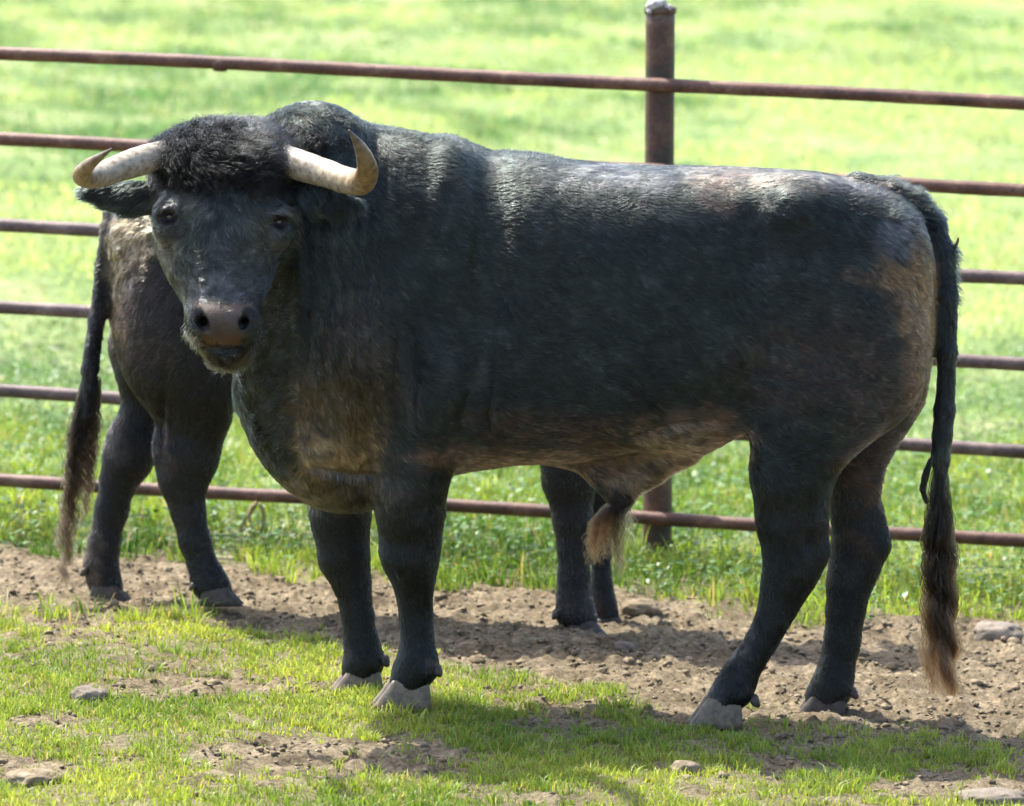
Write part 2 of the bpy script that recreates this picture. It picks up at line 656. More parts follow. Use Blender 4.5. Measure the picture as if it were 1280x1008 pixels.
def clods():
    v, f = ico(2)
    n = 6500
    x = RNG.uniform(-2.2, 2.2, n * 3); y = RNG.uniform(12.2, 16.9, n * 3)
    k = RNG.random(len(x)) < (1 - zone(x, y)) * .95 + .04
    x, y = x[k][:n], y[k][:n]
    n = len(x)
    r = np.clip(.0034 * np.exp(np.abs(RNG.normal(0, .55, n))), .0025, .015)
    z = gz(x, y) + r * .22
    V = []
    for i in range(n):
        a = RNG.uniform(0, 6.28)
        s = np.array([RNG.uniform(.8, 1.5), RNG.uniform(.7, 1.2), RNG.uniform(.45, .85)]) * r[i]
        q = v * (1 + (vnoise(v, 2.3, i % 97 + 200)[:, None] - .5) * 1.5)
        q = q * s
        c, sn = math.cos(a), math.sin(a)
        q = np.stack([q[:, 0] * c - q[:, 1] * sn, q[:, 0] * sn + q[:, 1] * c, q[:, 2]], 1)
        V.append(q + np.array([x[i], y[i], z[i]]))
    V = np.concatenate(V)
    F = (np.arange(n)[:, None, None] * len(v) + f[None]).reshape(-1)
    me = mesh_np('soil_clods', V, F, np.full(len(F) // 3, 3))
    o = link('soil_clods', me, M_CLOD)
    tag(o, 'crumbled brown clods scattered over the bare trampled earth', 'soil clods', kind='stuff')


def stone(px, py, wpx, hpx, label, mat, name='stone', cat='stone', seed=1, depth=.8, yaw=.2):
    g = GP(px, py)
    g[2] = float(gz(np.array([g[0]]), np.array([g[1]]))[0])
    v, f = ico(4)
    q = v.copy()
    q = np.sign(q) * np.abs(q) ** .85
    q = q * (1 + (fbm(v, 1.3, seed + 300, 4)[:, None] - .5) * .95)
    w = S(wpx, g[1]) * .5; h = S(hpx, g[1])
    q = q * np.array([w, w * depth, h * .62])
    c, s = math.cos(yaw), math.sin(yaw)
    q = np.stack([q[:, 0] * c - q[:, 1] * s, q[:, 0] * s + q[:, 1] * c, q[:, 2]], 1)
    me = mesh_np(name, q, f.ravel(), np.full(len(f), 3))
    o = link(name, me, mat)
    o.location = (g[0], g[1], g[2] + h * .28)
    tag(o, label, cat)
    return o


# ------------------------------------------------------------------ pipe fence
def tube(name, pts, radii, mat, parent=None, seg=20, cap=True, uvnoise=0, flat=1.0, col=None, seed=0):
    pts = np.array(pts, float); radii = np.array(radii, float)
    n = len(pts)
    T = np.gradient(pts, axis=0)
    T /= np.linalg.norm(T, axis=1)[:, None]
    ref = np.array([0, 0, 1.0]) if abs(T[0][2]) < .9 else np.array([0, 1.0, 0])
    A = np.empty_like(T)
    a = np.cross(T[0], ref); a /= np.linalg.norm(a)
    for i in range(n):
        a = a - T[i] * np.dot(a, T[i]); a /= np.linalg.norm(a)
        A[i] = a
    B = np.cross(T, A)
    th = np.linspace(0, 2 * np.pi, seg, endpoint=False)
    V = pts[:, None] + (A[:, None] * np.cos(th)[None, :, None] + B[:, None] * np.sin(th)[None, :, None] * flat) * radii[:, None, None]
    V = V.reshape(-1, 3)
    if uvnoise:
        nn = fbm(V, 40, seed + 5, 3)[:, None] - .5
        cc = np.repeat(pts, seg, axis=0)
        V = V + (V - cc) * nn * uvnoise
    F, FL = [], []
    for i in range(n - 1):
        for j in range(seg):
            k = (j + 1) % seg
            F += [i * seg + j, i * seg + k, (i + 1) * seg + k, (i + 1) * seg + j]
            FL.append(4)
    if cap:
        F += list(range(seg))[::-1]; FL.append(seg)
        F += [(n - 1) * seg + j for j in range(seg)]; FL.append(seg)
    me = mesh_np(name, V, F, FL)
    if col is not None:
        vcol(me, 'col', np.repeat(col, seg, axis=0))
    return link(name, me, mat, parent)


def fence_Y(x):
    return 16.82 - .165 * x


def fpoint(px, py):
    dx, dy, dz = ray(px, py)
    # intersect with the vertical fence plane Y = 16.82 - .165 X
    t = 16.82 / (dy + .165 * dx)
    return np.array([t * dx, t * dy, CAM_H + t * dz])


def build_fence():
    base = fpoint(822, 694)
    root = empty('pipe_fence', (base[0], base[1], SLOPE * base[0]))
    tag(root, 'rusty six rail steel pipe fence with one thick round post', 'fence')
    left = [67, 176, 282, 384, 488, 598]
    right = [130, 236, 347, 456, 565, 678]
    for i, (l, r) in enumerate(zip(left, right)):
        a, b = fpoint(0, l), fpoint(1280, r)
        d = (b - a)
        pts, rad = [], []
        n = 150
        for k in range(n + 1):
            t = -1.1 + 3.2 * k / n
            p = a + d * t
            sag = .004 * math.sin(t * 3.1 + i) + .0025 * math.sin(t * 9 + i * 2)
            pts.append((p[0], p[1] - .02 * 0, p[2] + sag))
            rad.append(.0205 + .0006 * math.sin(k * 1.7 + i))
        mat = M_PIPE_B if i in (0, 1, 5) else M_PIPE_G
        o = tube('rail', pts, rad, mat, root, 20)
        o['label'] = ['topmost rusty brown rail', 'second rail from the top, rusty brown', 'third rail from the top, grey brown',
                      'fourth rail from the top, grey brown', 'fifth rail from the top, grey brown', 'lowest rail, muddy pinkish brown'][i]
        # welded sleeve joints
        for tt in ((.22, .155, .61)[i % 3], ):
            p = a + d * tt; e = d / np.linalg.norm(d)
            tube('weld_joint', [p - e * .02, p - e * .008, p + e * .008, p + e * .02], [.0208, .0226, .0226, .0208], mat, root, 18)
    # post
    top = fpoint(826, 12)
    bx, by = base[0], base[1]
    off = .045 + .012
    pts, rad = [], []
    zt = top[2]; zb = SLOPE * bx - .25
    for k in range(40):
        t = k / 39
        pts.append((bx + (top[0] - bx) * t, by + off, zb + (zt - zb) * t))
        rad.append(.0435)
    post = tube('post', pts, rad, M_POST, root, 32)
    zc = zt
    tube('post_rim', [(top[0], by + off, zc - .016), (top[0], by + off, zc - .012), (top[0], by + off, zc + .002), (top[0], by + off, zc + .005)],
         [.0440, .0480, .0480, .0445], M_POST, root, 32)
    # mortar lumps spilled over the top
    v, f = ico(3)
    for k, (dx, dz, r, sx) in enumerate(((-.018, .012, .022, 1.1), (-.03, -.006, .013, 1), (.0, .018, .015, 1.2), (.02, .004, .012, 1.3), (-.008, -.02, .011, .7))):
        q = v * (1 + (fbm(v, 1.6, 400 + k, 3)[:, None] - .5) * 1.0) * np.array([r * sx, r, r * .8])
        q = q + np.array([top[0] + dx, by + off - .03, zt + dz])
        me = mesh_np('mortar_lump', q, f.ravel(), np.full(len(f), 3))
        link('mortar_lump', me, M_DRIP, root)
    # further posts of the same fence, off to both sides
    for px in (-580, 2180):
        q = fpoint(px, 500)
        tube('post', [(q[0], q[1] + off, SLOPE * q[0] - .2), (q[0], q[1] + off, SLOPE * q[0] + .7), (q[0], q[1] + off, SLOPE * q[0] + zt - SLOPE * bx)],
             [.0435] * 3, M_POST, root, 24)
    return root


# ------------------------------------------------------------------ implicit modelling of animals
class Field:
    def __init__(s, lo, hi, h):
        s.h = h
        s.lo = np.array(lo, float)
        s.n = np.ceil((np.array(hi) - s.lo) / h).astype(int) + 1
        s.F = np.full(s.n, .25, np.float32)
        s.ax = [(s.lo[i] + np.arange(s.n[i]) * h).astype(np.float32) for i in range(3)]

    def sub(s, lo, hi):
        a = np.clip(np.floor((np.array(lo) - s.lo) / s.h).astype(int), 0, s.n - 1)
        b = np.clip(np.ceil((np.array(hi) - s.lo) / s.h).astype(int) + 1, 1, s.n)
        sl = tuple(slice(a[i], b[i]) for i in range(3))
        X = s.ax[0][sl[0]][:, None, None]; Y = s.ax[1][sl[1]][None, :, None]; Z = s.ax[2][sl[2]][None, None, :]
        return sl, X, Y, Z

    def union(s, sl, D, k):
        A = s.F[sl]
        if k <= 0:
            s.F[sl] = np.minimum(A, D)
        else:
            hh = np.clip(k - np.abs(A - D), 0, None) / k
            s.F[sl] = np.minimum(A, D) - hh * hh * k * .25

    def cut(s, sl, D, k):
        A = s.F[sl]; D = -D
        hh = np.clip(k - np.abs(A - D), 0, None) / k
        s.F[sl] = np.maximum(A, D) + hh * hh * k * .25

    def cone(s, a, b, ra, rb, sy=1.0, k=.02, cut=False):
        """round cone between a and b; sy squeezes it in depth"""
        m = max(ra, rb) + k + .03
        lo = np.minimum(a, b) - m; hi = np.maximum(a, b) + m
        sl, X, Y, Z = s.sub(lo, hi)
        d = np.array(b) - np.array(a); d = d * np.array([1, 1 / sy, 1])
        L = max(float(d @ d), 1e-9)
        px, py, pz = X - a[0], (Y - a[1]) / sy, Z - a[2]
        t = np.clip((px * d[0] + py * d[1] + pz * d[2]) / L, 0, 1)
        D = np.sqrt((px - d[0] * t) ** 2 + (py - d[1] * t) ** 2 + (pz - d[2] * t) ** 2) - (ra + (rb - ra) * t)
        if sy < 1: D = D * (sy * .5 + .5)
        (s.cut if cut else s.union)(sl, D, k)

    def ell(s, c, r, k=.04, cut=False, rot=0.0):
        r = np.array(r, float)
        m = r.max() + k + .03
        sl, X, Y, Z = s.sub(np.array(c) - m, np.array(c) + m)
        x, y, z = X - c[0], Y - c[1], Z - c[2]
        if rot:
            ca, sa = math.cos(rot), math.sin(rot)
            x, z = x * ca + z * sa, -x * sa + z * ca
        q = np.sqrt((x / r[0]) ** 2 + (y / r[1]) ** 2 + (z / r[2]) ** 2)
        D = (q - 1) * r.min() * .9 + 0 * q
        (s.cut if cut else s.union)(sl, D, k)

    def chain(s, pts, k=.02, sy=1.0, kin=.016):
        """pts: (px,py,Y,rpx)"""
        W = [(P(a, b, c), S(r, c)) for a, b, c, r in pts]
        for i, ((p, r), (q, t)) in enumerate(zip(W, W[1:])):
            s.cone(p, q, r, t, sy, k if i == 0 else kin)

    def torso(s, st, k=.0):
        """st rows: px, top py, bottom py, half width m, centre Y, upper narrowing"""
        st = np.array(st, float)
        xs, zt, zb = [], [], []
        for r in st:
            a = P(r[0], r[1], r[4]); b = P(r[0], r[2], r[4])
            xs.append(a[0]); zt.append(a[2]); zb.append(b[2])
        xs = np.array(xs)
        sl, X, Y, Z = s.sub((xs[0] - .08, s.lo[1], s.lo[2]), (xs[-1] + .08, s.lo[1] + s.n[1] * s.h, s.lo[2] + s.n[2] * s.h))
        x1 = X[:, 0, 0]
        fine = np.arange(xs[0] - .2, xs[-1] + .2, .004)
        ker = np.exp(-.5 * (np.arange(-15, 16) * .004 / .016) ** 2); ker /= ker.sum()

        def I(v):
            g = np.interp(fine, xs, v)
            g = np.convolve(np.pad(g, 15, 'edge'), ker, 'valid')
            return np.interp(x1, fine, g)[:, None, None]
        zt, zb = np.array(zt), np.array(zb)
        top, bot, w, yc, nar = I(zt), I(zb), I(st[:, 3]), I(st[:, 4]), I(st[:, 5])
        zc = (top + bot) * .5; hh = (top - bot) * .5
        t = np.clip((Z - zc) / hh, -1, 1)
        we = w * (1 - .25 * nar * t) * .96
        pp = 2.35 + 1.0 * (t > 0)
        q = ((np.abs(Y - yc) / we) ** pp + (np.abs(Z - zc) / hh) ** pp) ** (1 / pp)
        D = (q - 1) * np.minimum(we, hh) * .9
        # end caps
        D = np.maximum(D, np.maximum(xs[0] - X, X - xs[-1]) - .0 * D)
        s.union(sl, D, k)

    def stack(s, st, k=.03, p=2.5):
        """vertical loft (a head seen from the front): rows py, xl, xr, Yfront, Yback, front narrowing"""
        st = np.array(st, float)
        zz, xl, xr = [], [], []
        for r in st:
            a = P(r[1], r[0], (r[3] + r[4]) / 2); b = P(r[2], r[0], (r[3] + r[4]) / 2)
            zz.append(a[2]); xl.append(a[0]); xr.append(b[0])
        zz = np.array(zz)[::-1]; xl = np.array(xl)[::-1]; xr = np.array(xr)[::-1]
        yf, yb, nr = st[::-1, 3], st[::-1, 4], st[::-1, 5]
        sl, X, Y, Z = s.sub((xl.min() - .1, yf.min() - .1, zz[0] - .05), (xr.max() + .1, yb.max() + .1, zz[-1] + .05))
        z1 = Z[0, 0, :]
        fine = np.arange(zz[0] - .1, zz[-1] + .1, .002)
        ker = np.exp(-.5 * (np.arange(-12, 13) * .002 / .009) ** 2); ker /= ker.sum()

        def I(v):
            g = np.interp(fine, zz, v)
            g = np.convolve(np.pad(g, 12, 'edge'), ker, 'valid')
            return np.interp(z1, fine, g)[None, None, :]
        l, r, f, b, n = I(xl), I(xr), I(yf), I(yb), I(nr)
        xc, w = (l + r) * .5, (r - l) * .5
        yc, d = (f + b) * .5, (b - f) * .5
        t = np.clip((yc - Y) / d, -1, 1)
        we = w * (1 - n * np.clip(t, 0, 1) ** 1.3)
        q = ((np.abs(X - xc) / we) ** p + (np.abs(Y - yc) / d) ** p) ** (1 / p)
        D = (q - 1) * np.minimum(we, d) * .9
        D = np.maximum(D, np.maximum(zz[0] - Z, Z - zz[-1]))
        s.union(sl, D, k)

    def at(s, p):
        i = np.clip(((np.asarray(p) - s.lo) / s.h).astype(int), 0, s.n - 1)
        return s.F[i[0], i[1], i[2]]

    def hit(s, px, py, y0=13.0, y1=15.0):
        """first surface point met on the line through (px,py)"""
        for y in np.arange(y0, y1, .002):
            p = P(px, py, y)
            if s.at(p) < 0: return p
        return P(px, py, (y0 + y1) / 2)

    def mesh(s):
        F = s.F; h = s.h
        sg = F < 0
        n = s.n
        c = np.zeros(n - 1, np.int8)
        for dx in (0, 1):
            for dy in (0, 1):
                for dz in (0, 1):
                    c += sg[dx:n[0] - 1 + dx, dy:n[1] - 1 + dy, dz:n[2] - 1 + dz]
        act = (c > 0) & (c < 8)
        ijk = np.argwhere(act)
        idm = np.full(n - 1, -1, np.int32)
        idm[act] = np.arange(len(ijk))
        acc = np.zeros((len(ijk), 3)); cnt = np.zeros(len(ijk))
        for ax in range(3):
            o1, o2 = [a for a in range(3) if a != ax]
            for u in (0, 1):
                for v in (0, 1):
                    a = ijk.copy(); a[:, o1] += u; a[:, o2] += v
                    b = a.copy(); b[:, ax] += 1
                    fa = F[a[:, 0], a[:, 1], a[:, 2]]; fb = F[b[:, 0], b[:, 1], b[:, 2]]
                    m = (fa < 0) != (fb < 0)
                    t = np.where(m, fa / np.where(m, fa - fb, 1), 0)
                    p = a.astype(float); p[:, ax] += t
                    acc[m] += p[m]; cnt[m] += 1
        V = acc / cnt[:, None] * h + s.lo
        quads = []
        for ax in range(3):
            o1, o2 = [(1, 2), (2, 0), (0, 1)][ax]
            sa = [slice(None)] * 3; sb = [slice(None)] * 3
            sa[ax] = slice(0, n[ax] - 1); sb[ax] = slice(1, n[ax])
            A, B = sg[tuple(sa)], sg[tuple(sb)]
            e = np.argwhere(A != B)
            ok = (e[:, o1] > 0) & (e[:, o2] > 0) & (e[:, o1] < n[o1] - 1) & (e[:, o2] < n[o2] - 1)
            e = e[ok]
            ins = A[e[:, 0], e[:, 1], e[:, 2]]

            def cid(u, v):
                q = e.copy(); q[:, o1] -= u; q[:, o2] -= v
                return idm[q[:, 0], q[:, 1], q[:, 2]]
            Q = np.stack([cid(1, 1), cid(0, 1), cid(0, 0), cid(1, 0)], 1)
            Q[~ins] = Q[~ins][:, ::-1]
            quads.append(Q)
        Q = np.concatenate(quads)
        # keep the largest connected piece
        lab = np.arange(len(V))
        for _ in range(400):
            m = lab[Q].min(1)
            new = lab.copy()
            for c4 in range(4):
                np.minimum.at(new, Q[:, c4], m)
            new = new[new]
            if (new == lab).all(): break
            lab = new
        u, ct = np.unique(lab, return_counts=True)
        keep = lab == u[ct.argmax()]
        Q = Q[keep[Q].all(1)]
        rm = -np.ones(len(V), int); rm[keep] = np.arange(keep.sum())
        return V[keep], rm[Q]


def vnormals(V, Q):
    a, b, c, d = V[Q[:, 0]], V[Q[:, 1]], V[Q[:, 2]], V[Q[:, 3]]
    fn = np.cross(c - a, d - b)
    Nn = np.zeros_like(V)
    for i in range(4):
        for ax in range(3):
            Nn[:, ax] += np.bincount(Q[:, i], fn[:, ax], len(V))
    Nn /= np.linalg.norm(Nn, axis=1)[:, None] + 1e-12
    return Nn


def relax(V, Q, it=2, lam=.5):
    e = np.concatenate([Q[:, [0, 1]], Q[:, [1, 2]], Q[:, [2, 3]], Q[:, [3, 0]]])
    e = np.concatenate([e, e[:, ::-1]])
    cnt = np.bincount(e[:, 0], minlength=len(V))[:, None]
    for _ in range(it):
        s = np.stack([np.bincount(e[:, 0], V[e[:, 1], ax], len(V)) for ax in range(3)], 1) / cnt
        V = V + (s - V) * lam
    return V


def blob(px, py, cx, cy, rx, ry, soft=.7):
    q = np.sqrt(((px - cx) / rx) ** 2 + ((py - cy) / ry) ** 2)
    return smooth(1 + soft, 1 - soft * .6, q)


def paint(V, base, spots, seed=0, tint=.25):
    px, py = proj(V)
    n1 = fbm(V, 9, seed, 4); n2 = fbm(V, 45, seed + 7, 3)
    n3 = fbm(V, 24, seed + 17, 3)
    c = np.array(base)[None] * (1 + (n1[:, None] - .5) * 1.2 * tint * 4 * .5)
    for cx, cy, rx, ry, col, st in spots:
        m = blob(px + (n1 - .5) * rx * 1.6 + (n3 - .5) * 30, py + (n1 - .5) * ry * .9 + (n3 - .5) * 24, cx, cy, rx, ry, .95) * st
        m = np.clip(m * (.35 + 1.3 * smooth(.3, .65, n2)), 0, 1)[:, None]
        c = c * (1 - m) + np.array(col)[None] * m
    return np.clip(c, .003, 1)


def curves_obj(name, pts, rad, col, mat, parent):
    """pts (n,k,3), rad (n,k), col (n,3) or (n,k,3)"""
    n, k, _ = pts.shape
    cu = bpy.data.hair_curves.new(name)
    cu.add_curves([k] * n)
    cu.attributes['position'].data.foreach_set('vector', np.ascontiguousarray(pts, dtype=np.float32).ravel())
    a = cu.attributes.get('radius') or cu.attributes.new('radius', 'FLOAT', 'POINT')
    a.data.foreach_set('value', np.ascontiguousarray(rad, dtype=np.float32).ravel())
    if col.ndim == 2:
        a = cu.attributes.new('hcol', 'FLOAT_COLOR', 'CURVE')
        cc = np.ones((n, 4), np.float32); cc[:, :3] = col * .72
    else:
        a = cu.attributes.new('hcol', 'FLOAT_COLOR', 'POINT')
        cc = np.ones((n * k, 4), np.float32); cc[:, :3] = col.reshape(-1, 3) * .45
    a.data.foreach_set('color', cc.ravel())
    return link(name, cu, mat, parent)


def sample(V, Q, Nn, C, n, weight=None):
    T = np.concatenate([Q[:, [0, 1, 2]], Q[:, [0, 2, 3]]])
    ar = np.linalg.norm(np.cross(V[T[:, 1]] - V[T[:, 0]], V[T[:, 2]] - V[T[:, 0]]), axis=1)
    if weight is not None:
        ar = ar * weight[T].mean(1)
    cs = np.cumsum(ar); cs /= cs[-1]
    i = np.searchsorted(cs, RNG.random(n))
    u = np.sqrt(RNG.random(n)); v = RNG.random(n)
    w = np.stack([1 - u, u * (1 - v), u * v], 1)[:, :, None]
    t = T[np.clip(i, 0, len(T) - 1)]
    p = (V[t] * w).sum(1); nn = (Nn[t] * w).sum(1); c = (C[t] * w).sum(1)
    nn /= np.linalg.norm(nn, axis=1)[:, None] + 1e-9
    return p, nn, c


def coat(name, V, Q, Nn, C, n, length, comb, parent, weight=None, lift=.32, rad=.00055, curl=.0, k=4, mat=None, seed=0, vary=.5, clump=.35, csize=.009, cvar=.46):
    """short hair laid along the surface. length(p,px,py)->m ; comb(p,px,py)->(n,3)"""
    p, nn, c = sample(V, Q, Nn, C, n, weight)
    px, py = proj(p)
    L = length(p, px, py) * RNG.uniform(.6, 1.25, n)
    d = comb(p, px, py)
    # swirl the lay of the hair
    j = np.stack([vnoise(p, 14, seed + 1), vnoise(p, 14, seed + 2), vnoise(p, 14, seed + 3)], 1) - .5
    j2 = np.stack([vnoise(p, 60, seed + 4), vnoise(p, 60, seed + 5), vnoise(p, 60, seed + 6)], 1) - .5
    d = d + j * .9 + j2 * 1.0 + RNG.normal(0, .12, (n, 3))
    d = d - nn * (d * nn).sum(1)[:, None]
    d /= np.linalg.norm(d, axis=1)[:, None] + 1e-9
    lf = lift * RNG.uniform(.5, 1.5, n)[:, None]
    pts = np.empty((n, k, 3))
    side = np.cross(nn, d)
    cell = np.floor((p + j2 * csize * .8) / csize).astype(np.int64)
    key = (cell[:, 0] * 73856093) ^ (cell[:, 1] * 19349663) ^ (cell[:, 2] * 83492791)
    _, inv, cn = np.unique(key, return_inverse=True, return_counts=True)
    mean = np.stack([np.bincount(inv, p[:, a]) for a in range(3)], 1) / cn[:, None]
    dm = np.stack([np.bincount(inv, d[:, a]) for a in range(3)], 1) / cn[:, None]
    pull = (mean[inv] - p)
    ph = RNG.uniform(0, 6.28, len(cn))[inv][:, None] + RNG.normal(0, .35, (n, 1))
    cb = RNG.lognormal(0, cvar, len(cn))[inv][:, None]
    d = d * (1 - clump) + dm[inv] * clump
    for i in range(k):
        t = i / (k - 1)
        off = d * t + nn * lf * (t - .45 * t * t)
        if curl:
            off = off + (side * np.sin(ph + t * 7.5) + nn * np.cos(ph + t * 6.5) * .8) * curl * t
        pts[:, i] = p + off * L[:, None] + pull * (clump * t)
    r = rad * np.array([1.0, .95, .75, .25])[None, :] if k == 4 else rad * np.linspace(1, .25, k)[None, :]
    r = np.repeat(r, n, 0)
    lo = vnoise(p, 55, seed + 9)
    c = c * cb * (1 + (lo[:, None] - .5) * vary * 1.6) * RNG.lognormal(0, vary * .55, (n, 1))
    return curves_obj(name, pts, r, np.clip(c, .002, 1), mat or M_FUR, parent)


def unit(v):
    v = np.array(v, float)
    return v / np.linalg.norm(v)


def lock(root, path_pts, n, spread0, spread1, wave, rad, cols, k=14, frizz=1.0, endsd=.09):
    """long strands following a guide path; returns pts, rad, col arrays"""
    path = np.array(path_pts, float)
    seg = np.linalg.norm(np.diff(path, axis=0), axis=1); s = np.concatenate([[0], np.cumsum(seg)]); s /= s[-1]
    start = RNG.uniform(0, .62, n) if root == 'tail' else RNG.uniform(0, .12, n)
    end = np.clip(1.02 - np.abs(RNG.normal(0, endsd, n)), .4, 1.0)
    end = np.maximum(end, start + .25); end = np.minimum(end, 1.0)
    tt = np.linspace(0, 1, k)[None] * (end - start)[:, None] + start[:, None]
    pos = np.stack([np.interp(tt, s, path[:, i]) for i in range(3)], -1)
    az = RNG.uniform(0, 6.28, n); rr = np.sqrt(RNG.random(n))
    # strands gather in a handful of locks
    nl = 16
    la = RNG.uniform(0, 6.28, nl); lr = RNG.uniform(.35, 1, nl)
    li = RNG.integers(0, nl, n)
    g = smooth(.3, 1.0, tt)
    ox = (1 - g) * (rr * np.cos(az))[:, None] + g * (.9 * lr[li] * np.cos(la[li]) + .20 * rr * np.cos(az))[:, None]
    oy = (1 - g) * (rr * np.sin(az))[:, None] + g * (.9 * lr[li] * np.sin(la[li]) + .20 * rr * np.sin(az))[:, None]
    W = np.interp(tt, np.linspace(0, 1, len(spread0)), spread0)
    ph = la[li][:, None] * 3 + RNG.normal(0, .45, n)[:, None]
    a = wave * smooth(.05, .4, tt)
    pos[..., 0] += ox * W + a * np.sin(tt * 34 + ph) + RNG.normal(0, .0012 * frizz, (n, k)).cumsum(1)
    pos[..., 1] += oy * W * spread1 + a * np.cos(tt * 30 + ph) + RNG.normal(0, .0012 * frizz, (n, k)).cumsum(1)
    r = rad * RNG.uniform(.6, 1.3, (n, 1)) * np.linspace(1, .35, k)[None]
    cp = np.linspace(0, 1, len(cols)); cols = np.array(cols)
    cc = np.stack([np.interp(tt, cp, cols[:, i]) for i in range(3)], -1) * RNG.lognormal(0, .35, (n, 1, 1)) * RNG.lognormal(0, .6, nl)[li][:, None, None]
    return pos, r, cc


def hoof(px, py, Y, L, Ht, facing, mat, parent, name='hoof', yaw=0.0, width=.085):
    """cloven hoof: two claws side by side, toe towards facing (-1 left, +1 right). (px,py) = sole centre"""
    c = P(px, py, Y)
    V, F, FL = [], [], []
    for sd in (-1, 1):
        rows = []
        m = 14
        for lv, (z, fr, bk, hw) in enumerate(((-.004, .52, -.46, 1.0), (.0, .535, -.47, 1.02), (.22, .46, -.47, 1.0), (.5, .36, -.465, .95), (.8, .26, -.45, .86), (1.0, .2, -.42, .78), (1.12, .16, -.38, .55))):
            ring = []
            for i in range(m * 2):
                a = 2 * math.pi * i / (m * 2)
                ca, sa = math.cos(a), math.sin(a)
                xx = (fr + bk) / 2 + (fr - bk) / 2 * np.sign(ca) * abs(ca) ** .75
                wd = width * .25 * hw * np.sign(sa) * abs(sa) ** .7
                if ca > 0: wd *= 1 - .45 * ca ** 3
                ring.append((xx * L, wd + sd * width * (.265 + .03 * max(ca, 0)), z * Ht))
            rows.append(ring)
        b0 = len(V)
        for ring in rows: V += ring
        R = len(rows); Mx = m * 2
        for i in range(R - 1):
            for j in range(Mx):
                k = (j + 1) % Mx
                q = [b0 + i * Mx + j, b0 + i * Mx + k, b0 + (i + 1) * Mx + k, b0 + (i + 1) * Mx + j]
                F += q if facing > 0 else q[::-1]
                FL.append(4)
        t = [b0 + j for j in range(Mx)]; F += t[::-1] if facing > 0 else t; FL.append(Mx)
        t = [b0 + (R - 1) * Mx + j for j in range(Mx)]; F += t if facing > 0 else t[::-1]; FL.append(Mx)
    V = np.array(V)
    V[:, 0] *= facing
    ca, sa = math.cos(yaw), math.sin(yaw)
    V = np.stack([V[:, 0] * ca - V[:, 1] * sa, V[:, 0] * sa + V[:, 1] * ca, V[:, 2]], 1)
    V = V + (fbm(V, 60, 3, 3)[:, None] - .5) * .0022
    me = mesh_np(name, V + c, F, FL)
    return link(name, me, mat, parent)


def dewclaw(px, py, Y, r, parent, mat, dirx):
    c = P(px, py, Y)
    v, f = ico(2)
    for sd in (-1, 1):
        q = v * np.array([S(r, Y), S(r, Y) * .8, S(r, Y) * 1.15])
        q[:, 0] += np.clip(q[:, 2], None, 0) * -dirx * .5
        q = q + c + np.array([0, sd * .022, 0])
        link('dewclaw', mesh_np('dewclaw', q, f.ravel(), np.full(len(f), 3)), mat, parent)


